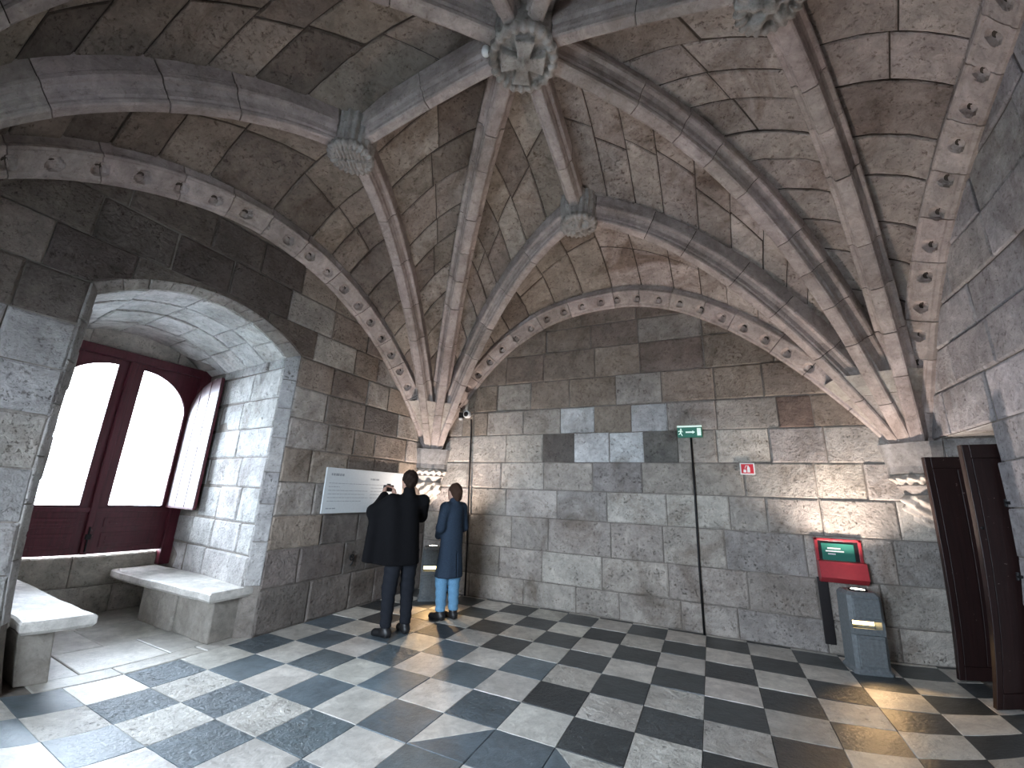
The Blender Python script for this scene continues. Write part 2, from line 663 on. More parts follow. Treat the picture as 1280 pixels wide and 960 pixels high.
def tri_tile(pts, col, rough):
    poly = [(a, b) for a, b in pts]
    poly_stone('floor_tile', poly, lambda a, b, d: (a, b, d), floor, M_TILE_ROUGH if rough else M_TILE, col, 0.0, .03, .004)


for i in range(-6, 10):
    for j in range(-6, 12):
        x0, x1 = i * T, min((i + 1) * T, XR)
        y1, y0 = min(-j * T, YB), max(-(j + 1) * T, YF)
        if y1 - y0 < .02 or x1 - x0 < .02:
            continue
        white = (i + j) % 2 == 0
        col = shade(WHITE_T, .10) if white else (shade((.12, .155, .175), .14) if i <= 0 and j >= -1 else shade(DARK_T, .3))   # blue-grey marble by the window, window sheen put into its tone; near-black elsewhere
        rough = (i, j) in ROUGH or rnd.random() < .12
        if (i, j) in OCT:          # corner tiles of the dark octagon in the middle of the room, cut on the diagonal
            tl, tr, bl, br = (x0 + .003, y1 - .003), (x1 - .003, y1 - .003), (x0 + .003, y0 + .003), (x1 - .003, y0 + .003)
            inner, outer = {(0, 2): ((tr, bl, br), (tl, bl, tr)), (2, 2): ((tl, bl, br), (tl, br, tr)), (0, 4): ((tl, br, tr), (tl, bl, br)), (2, 4): ((tl, bl, tr), (bl, br, tr))}[(i, j)]
            tri_tile(outer, shade(WHITE_T, .08), rough)
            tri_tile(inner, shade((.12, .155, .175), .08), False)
            continue
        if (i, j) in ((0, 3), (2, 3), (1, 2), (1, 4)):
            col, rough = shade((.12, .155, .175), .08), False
        if (i, j) == (1, 3):
            col = shade(WHITE_T, .05)
        full = abs(x1 - x0 - T) < .01 and abs(y1 - y0 - T) < .01
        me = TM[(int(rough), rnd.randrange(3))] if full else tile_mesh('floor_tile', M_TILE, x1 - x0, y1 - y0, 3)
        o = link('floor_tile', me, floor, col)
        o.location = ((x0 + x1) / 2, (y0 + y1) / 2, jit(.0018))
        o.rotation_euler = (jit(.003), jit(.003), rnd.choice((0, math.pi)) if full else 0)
# paving slabs of the window recess
xs = [-2.585, -2.80, -3.45, -4.15, -4.80]
for a in range(4):
    ys = [-2.35, -1.95, -1.35 + jit(.2), -.62] if a else [-2.35, -1.72, -1.05, -.62]
    for b in range(3):
        patch_stone('paving_slab', lambda u, v: (u, v, 0), xs[a + 1], xs[a], ys[b], ys[b + 1], floor, M_TILE, shade((.50, .48, .43), .1), proud=0.0 + jit(.002), thick=.03, bev=.005, wob=.002)

ground = struct(MB().box(-60, 60, -60, 60, -3.2, -3.0).build('ground', plain_mat('grey_river_water', (.22, .24, .25), .5, scale=.3)), 'grey ground and water far below the window')

# ------------------------------------------------------------------ walls
# back wall
wall_back = struct(MB().box(XL - .6, XR + .6, YB + .012, YB + .5, -.3, TOP).build('wall_back', M_MORTAR), 'back wall of grey and beige limestone blocks under a pointed vault arch')
rows = [0, .335, .758, 1.221, 1.634, 2.05, 2.49, 2.895, 3.357, 3.839, 4.237, 4.62]
BR = {5: [XL, -1.75, -1.08, -.44, .07, .60, 1.09, 1.54, 2.02, 2.62, 3.2, XR], 6: [XL, -1.95, -1.45, -.78, -.15, .39, .93, 1.43, 2.05, 2.75, 3.12, XR],
      4: [XL, -1.78, -1.15, -.42, .35, 1.05, 1.7, 2.3, 3.05, 3.52, XR], 3: [XL, -1.72, -1.05, -.2, .55, 1.35, 2.1, 2.5, 3.05, 3.75, XR]}
SPECIAL = {(5, 3): DARK, (5, 4): NEW, (5, 5): NEW, (5, 6): (.17, .165, .15), (6, 4): NEW, (6, 5): BROWN, (6, 6): (.60, .60, .59), (6, 9): (.19, .14, .115), (4, 8): (.56, .51, .45),
           (5, 2): LIGHT, (5, 1): LIGHT, (6, 2): MID, (6, 3): MID}


def arch_back(x):
    f = WALLRIB[('A', 2)] if x < .76 else WALLRIB[('B', 2)]
    a = -2.40 if x < .76 else 3.88
    t = min(max((x - a) / (.76 - a), 0), 1)
    return f(t)[2]


for r in range(len(rows) - 1):
    b = BR.get(r) or breaks(XL, XR, .55, .95)
    for k in range(len(b) - 1):
        if rows[r] > max(arch_back(b[k]), arch_back(b[k + 1]), arch_back((b[k] + b[k + 1]) / 2)) + .32:
            continue
        if (r, k) in SPECIAL:
            c = shade(SPECIAL[(r, k)], .04)
        elif r >= 7:
            c = pick([(MID, 3), (BROWN, 5), ((.27, .22, .185), 2)])
        elif r == 6:
            c = pick([(MID, 4), (BROWN, 2)])
        else:
            c = pick([(MID, 5), (LIGHT, 3), ((.34, .32, .30), 2)])
        g = .012 if r in (6, 7) else .006
        patch_stone('stone', lambda u, v: (u, YB, v), b[k], b[k + 1], rows[r] + (.006 if r == 7 else 0), rows[r + 1] - (.004 if r == 6 else 0), wall_back, M_WALL, c, 2, 2,
                    proud=rnd.uniform(-.004, .012), bev=rnd.uniform(.005, .012), gap=.004 if (r, k) in SPECIAL else .006, sgn=1, wob=.005)

# left wall, two metres thick, with the deep window recess
OY0, OY1, OZS, OZC = -2.60, -.62, 3.12, 3.46          # opening on the wall face
OMID, OHW = (OY0 + OY1) / 2, (OY1 - OY0) / 2
ORAD = (OHW ** 2 + (OZC - OZS) ** 2) / (2 * (OZC - OZS))
XW = -4.76                                            # plane of the window


def arc(y, dz=0.0, mid=OMID, hw=OHW):
    q = (y - mid) / hw * OHW
    return (OZC - ORAD) + math.sqrt(max(ORAD ** 2 - q * q, 0)) + dz if abs(q) <= OHW + 1e-6 else -1


JR0, JR1, JL0, JL1 = -.74, -.47, -2.52, -2.33         # recess sides: at the room, at the window
XI = -2.69                                            # where the chamfer ends


def rec_mid(x):
    t = (x - XI) / (XW - XI)
    r, l = JR0 + (JR1 - JR0) * t, JL0 + (JL1 - JL0) * t
    return (r + l) / 2, (r - l) / 2


core = MB()
o_ = .014
pz = lambda a, b, d: (a, b, d)
core.prism([(XL - o_, OY1 + o_), (XL - o_, YB + .5), (-5.2, YB + .5), (-5.2, JR1 + .05), (XI, JR0 + o_)], pz, -.3, TOP)
core.prism([(XL - o_, OY0 - o_), (XI, JL0 - o_), (-5.2, JL1 - .05), (-5.2, YF - .5), (XL - o_, YF - .5)], pz, -.3, TOP)
ys = np.linspace(OY0 - .02, OY1 + .02, 17)
core.prism([(y, max(arc(y, .015), OZS)) for y in ys] + [(OY1 + .02, TOP), (OY0 - .02, TOP)], lambda a, b, d: (d, a, b), -5.2, XL - o_)
core.box(-5.2, XW - .03, -2.5, -.3, -.3, .67)
core.box(-5.2, XW - .03, -2.5, -.3, 3.14, TOP)
wall_left = struct(core.build('wall_left', M_MORTAR), 'thick left wall of stained limestone blocks with a deep window recess')
rows = [0, .45, .85, 1.22, 1.60, 2.0, 2.36, 2.74, 3.12, 3.50, 3.90, 4.30, 4.66]


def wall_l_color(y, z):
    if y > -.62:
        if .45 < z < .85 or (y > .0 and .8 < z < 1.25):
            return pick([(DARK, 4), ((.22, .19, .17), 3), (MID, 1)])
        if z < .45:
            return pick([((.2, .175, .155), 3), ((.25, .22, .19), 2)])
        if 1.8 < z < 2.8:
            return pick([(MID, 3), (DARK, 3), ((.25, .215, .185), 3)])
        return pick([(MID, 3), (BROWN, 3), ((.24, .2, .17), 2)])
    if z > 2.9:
        return pick([((.14, .115, .10), 4), ((.18, .15, .125), 3), ((.25, .21, .175), 1)])  # darkened tones put the dim light above the recess into the stone
    return pick([((.42, .405, .39), 3), ((.34, .325, .31), 2), (MID, 1)])  # paler tones stand in for daylight falling on this stretch of wall


for r in range(len(rows) - 1):
    za, zb = rows[r], rows[r + 1]
    if zb <= OZS + .01:
        segs = [breaks(YF, OY0, .45, .8), breaks(OY1, YB, .38, .75)]
    else:
        segs = [breaks(YF, YB, .45, .8)]
    for b in segs:
        for k in range(len(b) - 1):
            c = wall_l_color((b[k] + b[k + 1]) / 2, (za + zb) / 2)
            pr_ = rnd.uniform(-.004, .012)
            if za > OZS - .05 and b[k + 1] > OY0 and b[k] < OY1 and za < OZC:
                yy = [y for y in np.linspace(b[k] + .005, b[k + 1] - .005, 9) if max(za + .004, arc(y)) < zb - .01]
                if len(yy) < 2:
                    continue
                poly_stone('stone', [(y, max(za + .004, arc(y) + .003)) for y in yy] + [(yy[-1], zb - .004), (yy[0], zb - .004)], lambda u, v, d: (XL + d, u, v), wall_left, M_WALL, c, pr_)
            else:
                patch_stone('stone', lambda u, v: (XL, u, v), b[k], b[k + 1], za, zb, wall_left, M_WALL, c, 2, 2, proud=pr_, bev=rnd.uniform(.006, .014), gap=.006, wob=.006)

# chamfered arris of the recess: jamb pieces and arch voussoirs
lit_stone = (.55, .53, .50)


def cham(y0, z0, y1, z1):
    return lambda u, v: (XL + (XI - XL) * v, (y0(u) + (y1(u) - y0(u)) * v), z0(u) + (z1(u) - z0(u)) * v)


for za, zb in zip([.5, .95, 1.35, 1.7, 2.1, 2.45, 2.8], [.95, 1.35, 1.7, 2.1, 2.45, 2.8, OZS]):
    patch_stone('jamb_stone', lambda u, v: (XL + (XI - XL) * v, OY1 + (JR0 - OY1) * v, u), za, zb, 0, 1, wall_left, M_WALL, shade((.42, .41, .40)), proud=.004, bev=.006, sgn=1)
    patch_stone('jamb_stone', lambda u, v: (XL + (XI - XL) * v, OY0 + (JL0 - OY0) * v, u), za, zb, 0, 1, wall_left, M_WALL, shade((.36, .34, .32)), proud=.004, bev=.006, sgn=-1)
m0, h0 = rec_mid(XI)


def sof(s, x, dz=-.06):
    """recess soffit: s from -1 to 1 across, x along the depth"""
    m, h = rec_mid(x)
    return (x, m + s * h, arc(OMID + s * OHW, dz))


ss = np.linspace(-1, 1, 12)
for k in range(11):
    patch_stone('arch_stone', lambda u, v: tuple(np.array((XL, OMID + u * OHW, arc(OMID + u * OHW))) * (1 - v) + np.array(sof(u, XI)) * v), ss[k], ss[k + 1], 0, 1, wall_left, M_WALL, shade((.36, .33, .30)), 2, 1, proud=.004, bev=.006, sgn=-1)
# soffit stones
xd = [XI, -3.15, -3.62, -4.2, XW - .02]
for a in range(4):
    sb = [-1, -.55 + jit(.1), -.1 + jit(.15), .35 + jit(.12), .72 + jit(.06), 1]
    for k in range(5):
        patch_stone('soffit_stone', lambda u, v: sof(u, v), sb[k], sb[k + 1], xd[a + 1], xd[a], wall_left, M_WALL, shade((.60, .58, .55), .07), 3, 2, proud=.006 + jit(.006), bev=.01, sgn=1, wob=.006)  # paler than the wall stone, carrying the window's brightness in its colour
# stones of the recess sides
rz = [.45, .80, 1.13, 1.52, 1.87, 2.22, 2.58, 2.95, 3.13]
for side, y0, y1, sg in (('r', JR0, JR1, -1), ('l', JL0, JL1, 1)):
    for r in range(len(rz) - 1):
        xb = sorted(breaks(XW - .02, XI, .50, .85))
        for k in range(len(xb) - 1):
            f = lambda u, v, y0=y0, y1=y1: (u, y0 + (y1 - y0) * (u - XI) / (XW - XI), v)
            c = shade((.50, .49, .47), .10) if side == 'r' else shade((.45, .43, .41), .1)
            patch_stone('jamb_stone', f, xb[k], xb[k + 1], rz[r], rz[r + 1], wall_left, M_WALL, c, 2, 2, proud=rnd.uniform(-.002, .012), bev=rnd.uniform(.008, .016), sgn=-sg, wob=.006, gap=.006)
# parapet under the window and lintel above it
for za, zb, yb in ((0.0, .32, [-2.35, -1.7, -1.0, -.44]), (.32, .67, [-2.35, -1.45, -.44]), (3.14, 3.42, [-2.35, -1.85, -.9, -.44])):
    for k in range(len(yb) - 1):
        patch_stone('stone', lambda u, v: (XW, u, v), yb[k], yb[k + 1], za, zb, wall_left, M_WALL, shade((.64, .60, .54), .06), 2, 1, proud=.005 + jit(.008), bev=.012, wob=.008)  # paled to make up for the weak bounce light under the window

# right wall with the doorway
DY0, DY1, DZ = .90, 1.83, 2.28
core = MB()
core.box(XR + o_, XR + .75, YF - .5, DY0, -.3, TOP)
core.box(XR + o_, XR + .75, DY1, YB + .5, -.3, TOP)
core.box(XR + o_, XR + .75, DY0, DY1, DZ, TOP)
core.box(XR + .75, XR + 1.4, DY0 - .9, DY1 + .9, DZ + .3, DZ + .5)
core.box(XR + 1.25, XR + 1.4, DY0 - .9, DY1 + .9, -.3, DZ + .5)
core.box(XR + .75, XR + 1.4, DY0 - 1.0, DY0 - .9, -.3, DZ + .5)
core.box(XR + .75, XR + 1.4, DY1 + .9, DY1 + 1.0, -.3, DZ + .5)
wall_right = struct(core.build('wall_right', M_MORTAR), 'right wall of rough cool grey limestone blocks with a low doorway')
rows = [0, .42, .82, 1.2, 1.58, 1.95, DZ, 2.72, 3.12, 3.5, 3.92, 4.35, 4.75]
for r in range(len(rows) - 1):
    segs = [breaks(YF, DY0, .5, .9), breaks(DY1, YB, .3, .5)] if rows[r + 1] <= DZ + .01 else [breaks(YF, YB, .5, .95)]
    for b in segs:
        for k in range(len(b) - 1):
            patch_stone('stone', lambda u, v: (XR, u, v), b[k], b[k + 1], rows[r], rows[r + 1], wall_right, M_WALL, pick([((.44, .425, .43), 4), ((.38, .365, .37), 3), ((.50, .48, .47), 1)]), 2, 2,
                        proud=rnd.uniform(-.004, .014), bev=rnd.uniform(.006, .014), gap=.006, sgn=-1, wob=.007)
for za, zb in ((0, .6), (.6, 1.2), (1.2, 1.75), (1.75, DZ)):      # door reveals
    patch_stone('jamb_stone', lambda u, v: (u, DY1, v), XR + .01, XR + .74, za, zb, wall_right, M_WALL, shade((.36, .35, .34)), proud=.004, sgn=1)
    patch_stone('jamb_stone', lambda u, v: (u, DY0, v), XR + .01, XR + .74, za, zb, wall_right, M_WALL, shade((.36, .35, .34)), proud=.004, sgn=-1)
for ya, yb in ((DY0, 1.36), (1.36, DY1)):
    patch_stone('lintel_stone', lambda u, v: (u, v, DZ), XR + .01, XR + .74, ya, yb, wall_right, M_WALL, shade((.45, .45, .45)), proud=.006, sgn=-1)

# front wall behind the camera, with an assumed, unseen window supplying fill daylight
FX0, FX1, FZ0, FZ1 = -1.2, .9, .9, 2.9
core = MB()
core.box(XL - .6, FX0, YF - .6, YF, -.3, TOP)
core.box(FX1, XR + .75, YF - .6, YF, -.3, TOP)
core.box(FX0, FX1, YF - .6, YF, -.3, FZ0)
core.box(FX0, FX1, YF - .6, YF, FZ1, TOP)
wall_front = struct(core.build('wall_front', stone_mat('front_wall_limestone', use_color=False, base=(.36, .33, .30))), 'plain limestone wall opposite the back wall')

# ------------------------------------------------------------------ ceiling: star vault
ceiling = struct(MB().box(XL - .6, XR + .75, YF - .6, YB + .5, TOP, TOP + .2).build('ceiling', M_MORTAR), 'ribbed stone star vault with carved bosses')
RIBC = (.42, .362, .333)


def half_prof(pts):
    return [(-w, d) for w, d in pts[::-1]] + [(w, d) for w, d in pts]


PROF_MAIN = half_prof([(.040, 0), (.056, .008), (.063, .026), (.058, .046), (.072, .060), (.076, .105), (.096, .140), (.124, .150), (.132, .168), (.130, .200), (.118, .212), (.118, .42)])
PROF_RIDGE = half_prof([(.038, 0), (.052, .010), (.056, .036), (.066, .050), (.072, .095), (.098, .112), (.104, .15), (.094, .165), (.094, .34)])


def sample(f, n=160):
    ts = np.linspace(0, 1, n)
    P = np.array([f(t) for t in ts])
    s = np.concatenate([[0], np.cumsum(np.linalg.norm(np.diff(P, axis=0), axis=1))])
    return ts, s


def sweep(name, f, prof, ta, tb, parent, mat, color, step=.09, scale=1.0, room=None, disp=None, off=0.0):
    n = max(2, int(math.ceil(np.linalg.norm(f(tb) - f(ta)) / step)) + 1)
    V, F = [], []
    m = len(prof)
    for t in np.linspace(ta, tb, n):
        p, tg, nn, up = frame(f, t)
        if room is not None and nn @ room < 0:
            nn = -nn
        for k, (w, d) in enumerate(prof):
            if disp is not None:
                w, d = disp(t, k, w, d)
            V.append(p + nn * w * scale + up * (d * scale + off))
    flip = room is not None
    for i in range(n - 1):
        for k in range(m - 1):
            F.append((i * m + k, i * m + k + 1, (i + 1) * m + k + 1, (i + 1) * m + k))
    F.append(tuple(range(m)))
    F.append(tuple((n - 1) * m + k for k in range(m))[::-1])
    o = mk(name, V, F, mat, parent, color)
    bm = bmesh.new()
    bm.from_mesh(o.data)
    bmesh.ops.recalc_face_normals(bm, faces=bm.faces)
    bm.to_mesh(o.data)
    bm.free()
    return o


def rib(name, f, prof, lengths, mat, colr, t0=0.0, t1=1.0, scale=1.0, step=.09, room=None, disp=None, core_k=.90):
    """a rib: a recessed core with its voussoirs strung along it"""
    ts, s = sample(f)
    core = sweep(name, f, prof, t0, t1, ceiling, M_VMORTAR, None, step=.12, scale=scale * core_k, room=room, off=.02 if core_k > .8 else .08)
    sa, sb = np.interp(t0, ts, s), np.interp(t1, ts, s)
    cuts = [sa]
    while cuts[-1] < sb - lengths[0] * .7:
        cuts.append(cuts[-1] + rnd.uniform(*lengths))
    cuts[-1] = sb
    for a, b in zip(cuts[:-1], cuts[1:]):
        ta, tb = np.interp(a + .0045, s, ts), np.interp(b - .0045, s, ts)
        sweep('voussoir', f, prof, ta, tb, core, mat, shade(colr, .10), step=step, scale=scale * (1 + jit(.012)), room=room, disp=disp, off=jit(.004))
    return core


for key, f in RIBS.items():
    if key[1] == 0:
        rib('diagonal_rib', f, PROF_MAIN, (.42, .75), M_RIB, RIBC, 0.0, .955, scale=1.12)
    else:
        rib('tierceron_rib', f, PROF_MAIN, (.42, .75), M_RIB, RIBC, 0.0, .95)
RIDGE = {}
for k, b in BOSS.items():
    f = crv(b, CTR, ZB + .03, ZC + .0, 1.35)
    RIDGE[k] = f
    rib('ridge_rib', f, PROF_RIDGE, (.5, .8), M_RIB, RIBC, .10, .85)

# wall ribs: roll, hollow band set with sunk roses, roll
PW = [(-.10, .30), (-.10, .0), (-.055, -.012), (-.025, .0), (-.018, .018)]
NB = 9
for k in range(NB + 1):
    c = k / NB
    PW.append((-.015 + .115 * c, .022 + .118 * c + .020 * math.sin(math.pi * c) * -1))
PW += [(.104, .146), (.122, .150), (.130, .168), (.122, .190), (.105, .200), (.10, .30)]
ROOM = {2: (0, -1, 0), 1: (1, 0, 0), 3: (-1, 0, 0), 4: (0, 1, 0)}
for (s_, k_), f in WALLRIB.items():
    ts_, sl_ = sample(f)
    pitch, ph = .30, rnd.random() * .2

    def disp(t, k, w, d, ts_=ts_, sl_=sl_, ph=ph):
        c = (k - 5) / NB
        if not 0 <= c <= 1:
            return w, d
        s = np.interp(t, ts_, sl_) + ph
        q = (s / pitch) % 1 - .5
        e = 1 - (q * pitch / .058) ** 2 - ((c - .5) / .36) ** 2
        dep = .062 * math.sqrt(e) if e > 0 else 0
        e2 = 1 - (q * pitch / .030) ** 2 - ((c - .40) / .20) ** 2
        if e2 > 0:
            dep -= .018 * math.sqrt(e2)
        return w - .716 * dep, d + .698 * dep
    rib('wall_rib', f, PW, (.38, .62), M_RIB, (.44, .382, .352), 0, 1, step=.014, room=np.array(ROOM[k_], float), disp=disp, core_k=.62)


# webs between the ribs
def web_curve(f, lift):
    def g(t):
        p, tg, n, up = frame(f, min(t, .9985))
        return p + up * lift
    return g


def web_fn(fa, fb, bulge, lb):
    ga, gb = web_curve(fa, .26), web_curve(fb, lb)

    def fn(t, s):
        a, b = ga(t), gb(t)
        p = a * (1 - s) + b * s
        p[2] += bulge * math.sin(math.pi * min(max(s, 0), 1)) * np.linalg.norm(a - b)
        return p
    return fn


def webcol(s_, k, kind):
    if s_ in 'D' or (s_ == 'A' and k == 1 and kind == 'wall'):
        return pick([((.27, .225, .185), 4), ((.34, .285, .235), 3), ((.20, .165, .14), 2)])  # mould-dark stones, darkened further for the dim upper left
    if s_ == 'A':
        return pick([((.30, .255, .215), 3), ((.36, .32, .275), 3), ((.22, .185, .155), 2)])
    return pick([((.46, .40, .36), 4), ((.40, .345, .31), 3), ((.34, .285, .25), 1)])


for (s_, k_) in TIERC:
    for kind, other in (('wall', WALLRIB[(s_, k_)]), ('diag', RIBS[(s_, 0)])):
        fn = web_fn(RIBS[(s_, k_)], other, .10, .20 if kind == 'wall' else .26)
        n, m = 26, 6
        V = [fn(min(i / n, 1.0), j / m) + np.array((0, 0, .012)) for i in range(n + 1) for j in range(m + 1)]
        F = [(i * (m + 1) + j, (i + 1) * (m + 1) + j, (i + 1) * (m + 1) + j + 1, i * (m + 1) + j + 1) for i in range(n) for j in range(m)]
        web = mk('vault_web', V, F, M_VMORTAR, ceiling, None, True)
        # which way is the room
        t, s = .6, .5
        p = fn(t, s)
        nrm = np.cross(fn(t + .01, s) - fn(t - .01, s), fn(t, s + .01) - fn(t, s - .01))
        sg = -1 if nrm[2] > 0 else 1
        mid = lambda t: fn(t, .5)
        ts, sl = sample(mid, 80)
        cuts = [np.interp(.16, ts, sl)]
        while cuts[-1] < sl[-1] - .28:
            cuts.append(cuts[-1] + rnd.uniform(.34, .52))
        cuts[-1] = sl[-1]
        for a, b in zip(cuts[:-1], cuts[1:]):
            ta, tb = np.interp(a, sl, ts), np.interp(b, sl, ts)
            wdt = np.linalg.norm(fn((ta + tb) / 2, 1) - fn((ta + tb) / 2, 0))
            cnt = 1 if wdt < 1.05 else (2 if wdt < 2.1 else 3)
            sb = [0] + [(q + 1) / cnt + jit(.16 / cnt) for q in range(cnt - 1)] + [1]
            for q in range(cnt):
                patch_stone('web_stone', fn, ta, tb, sb[q], sb[q + 1], web, M_VAULT, webcol(s_, k_, kind), 2, 3, proud=rnd.uniform(.0, .014), thick=.03, bev=rnd.uniform(.006, .012), gap=.007, sgn=sg, wob=.006)


# springers: coursed stones from which the ribs part
def at_z(f, z):
    lo_, hi_ = 0.0, 1.0
    for _ in range(40):
        md = (lo_ + hi_) / 2
        if f(md)[2] < z:
            lo_ = md
        else:
            hi_ = md
    return lo_


ORDER = {'A': [('w', 1), (1,), (0,), (2,), ('w', 2)], 'B': [('w', 2), (2,), (0,), (3,), ('w', 3)], 'D': [('w', 4), (4,), (0,), (1,), ('w', 1)], 'E': [('w', 3), (3,), (0,), (4,), ('w', 4)]}
CORNER = {'A': (XL, YB), 'B': (XR, YB), 'D': (XL, YF), 'E': (XR, YF)}


def spr_ring(s_, z):
    cx, cy = CORNER[s_]
    out = []
    for o in ORDER[s_]:
        wall = o[0] == 'w'
        f = WALLRIB[(s_, o[1])] if wall else RIBS[(s_, o[0])]
        t = at_z(f, max(z, f(0)[2] + .001))
        p, tg, nn, up = frame(f, t)
        ctr = np.array([SPR[s_][0], SPR[s_][1]])
        hz = np.array([tg[0], tg[1]])
        hz /= np.linalg.norm(hz)
        side = np.array([-hz[1], hz[0]])
        if wall:
            q = [p[:2] - hz * .03]
        else:
            q = [p[:2] - side * .06 - hz * .045, p[:2] + side * .06 - hz * .045]
        out.append((hz, q))
    pts = []
    for hz, q in out:
        pts += q
    c = np.array([cx, cy]) + (np.array(SPR[s_]) - np.array([cx, cy])) * .3
    ang0 = math.atan2(CTR[1] - cy, CTR[0] - cx)
    pts.sort(key=lambda p: (math.atan2(p[1] - c[1], p[0] - c[0]) - ang0 + math.pi) % (2 * math.pi))
    return [(p[0], p[1]) for p in pts] , (cx, cy)


for s_ in 'ABDE':
    sp = empty('springer', (0, 0, 0), 0, ceiling)
    for z0_, z1_ in ((2.24, 2.50), (2.505, 2.76), (2.765, 2.98)):
        V, F = [], []
        zz = np.linspace(z0_, z1_, 4)
        for z in zz:
            ring, c0 = spr_ring(s_, z)
            V += [(x, y, z) for x, y in ring] + [(c0[0], c0[1], z)]
        m = len(V) // 4
        for i in range(3):
            for k in range(m):
                F.append((i * m + k, i * m + (k + 1) % m, (i + 1) * m + (k + 1) % m, (i + 1) * m + k))
        F.append(tuple(range(m))[::-1])
        F.append(tuple(3 * m + k for k in range(m)))
        b = MB().add(V, F).build('springer_stone', M_RIB, sp, color=shade((.44, .40, .36), .06))
    # shaft under the springer and the carved corbel
    cx, cy = CORNER[s_]
    ex, ey = np.sign(CTR[0] - cx), np.sign(CTR[1] - cy)
    pl_ = [(0, 0), (.40, 0), (.40, .10), (.34, .20), (.20, .34), (.10, .40), (0, .40)]
    V = [(cx + ex * a * k, cy + ey * b * k, z) for z, k in ((1.925, .93), (2.0, .92), (2.245, 1.04)) for a, b in pl_]
    m = len(pl_)
    F = [(i * m + k, i * m + (k + 1) % m, (i + 1) * m + (k + 1) % m, (i + 1) * m + k) for i in range(2) for k in range(m)] + [tuple(range(m))[::-1], tuple(2 * m + k for k in range(m))]
    MB().add(V, F).build('shaft', M_RIB, sp, color=(.26, .255, .25))

    def corbel_band(P, cx=cx, cy=cy, ex=ex, ey=ey):
        u, v, z = (P[..., 0] - cx) * ex, (P[..., 1] - cy) * ey, P[..., 2]
        r = np.hypot(u, v)
        a = np.arctan2(v, u)
        d = np.maximum(r - (.335 + .03 * np.cos(z * 60 + 1) + .035 * np.sin(a * 19 + z * 20) * np.cos(z * 50)), np.abs(z - 1.865) - .06)
        return d

    def corbel_leaf(P, cx=cx, cy=cy, ex=ex, ey=ey):
        u, v, z = (P[..., 0] - cx) * ex, (P[..., 1] - cy) * ey, P[..., 2]
        r = np.hypot(u, v)
        a = np.arctan2(v, u)
        prof = np.interp(z, [1.26, 1.34, 1.45, 1.56, 1.66, 1.70], [.03, .12, .20, .30, .33, .30])
        d = np.maximum(r - (prof + .055 * np.sin(a * 11 + z * 14) * np.cos(z * 30 + 1) - .02), np.maximum(z - 1.70, 1.26 - z))
        return d * .7

    def corbel_neck(P, cx=cx, cy=cy, ex=ex, ey=ey):
        u, v, z = (P[..., 0] - cx) * ex, (P[..., 1] - cy) * ey, P[..., 2]
        r = np.hypot(u, v)
        return np.maximum(r - (.25 + .09 * np.clip((z - 1.70) / .12, 0, 1)), np.maximum(z - 1.81, 1.69 - z))
    cb = empty('corbel', (0, 0, 0), 0, sp)
    for nm, fnc, za, zb, cc in (('capital', corbel_band, 1.79, 1.94, (.52, .48, .43)), ('neck', corbel_neck, 1.67, 1.83, (.33, .31, .29)), ('carved_leaf', corbel_leaf, 1.24, 1.72, (.52, .48, .43))):
        pad = .44
        lo = (min(cx - .012 * ex, cx + ex * pad), min(cy - .012 * ey, cy + ey * pad), za)
        hi = (max(cx - .012 * ex, cx + ex * pad), max(cy - .012 * ey, cy + ey * pad), zb)
        sdf_object(nm, fnc, lo, hi, .014, M_CARVE, sp, cc)
    bpy.data.objects.remove(cb)


# bosses
def boss(name, c, z, R, style, seed):
    def fn(P):
        x, y, w = P[..., 0] - c[0], P[..., 1] - c[1], P[..., 2] - z
        r, a = np.hypot(x, y), np.arctan2(y, x)
        body = np.maximum(r - R * (.92 + .08 * np.clip((w + .02) / .2, 0, 1)) - .012 * np.sin(a * 18 + seed), np.maximum(-w - .035, w - .34))
        rim = np.hypot(r - R * .86, w + .045) - .038 - .010 * np.sin(a * 22 + seed)
        d = su(.015, body, rim)
        if style == 'cross':
            xr, yr = x * math.cos(.5) + y * math.sin(.5), -x * math.sin(.5) + y * math.cos(.5)
            for p, q in ((xr, yr), (yr, xr)):
                arm = np.maximum(np.maximum(np.abs(p) - R * .62, np.abs(q) - R * (.12 + .16 * np.abs(p) / (R * .62))), np.abs(w + .065) - .045)
                d = su(.012, d, arm)
            d = su(.012, d, np.sqrt(r ** 2 + (w + .06) ** 2) - R * .26)
        elif style == 'shield':
            q = np.abs(np.sin((x * .8 + y * .5) * 2 * math.pi / (R * .33)))
            leaf = np.maximum(np.maximum(r - R * .70, np.abs(w + .045) - .015 - .04 * q), -(np.abs(x * .5 - y * .8) - .012))
            d = su(.01, d, leaf)
        else:
            lob = np.sqrt((r - R * .45) ** 2 + (w + .05) ** 2) - .05 - .03 * np.sin(a * 5 + seed)
            d = su(.02, d, lob, np.sqrt(r ** 2 + (w + .07) ** 2) - .06)
        return d * .8
    return sdf_object(name, fn, (c[0] - R * 1.25, c[1] - R * 1.25, z - .17), (c[0] + R * 1.25, c[1] + R * 1.25, z + .36), .010, M_CARVE, ceiling, (.40, .375, .345))


boss('central_boss', CTR, ZC - .02, .30, 'cross', 1)
for k, st in ((1, 'shield'), (2, 'leaf'), (3, 'leaf'), (4, 'shield')):
    boss('boss', BOSS[k], ZB + .0, .215, st, k)

# ------------------------------------------------------------------ window_1: maroon double casement with arched panes
win = struct(empty('window_1', (XW, -1.40, .68)), 'maroon wooden casement window with two arched glass panes')
WO = Vector((XW, -1.40, .68))


def wpart(mb, name, mat, parent=win, root=True, smooth=False):
    mb.v = [tuple(Vector(v) - WO) for v in mb.v]
    return mb.build(name, mat, parent, smooth)


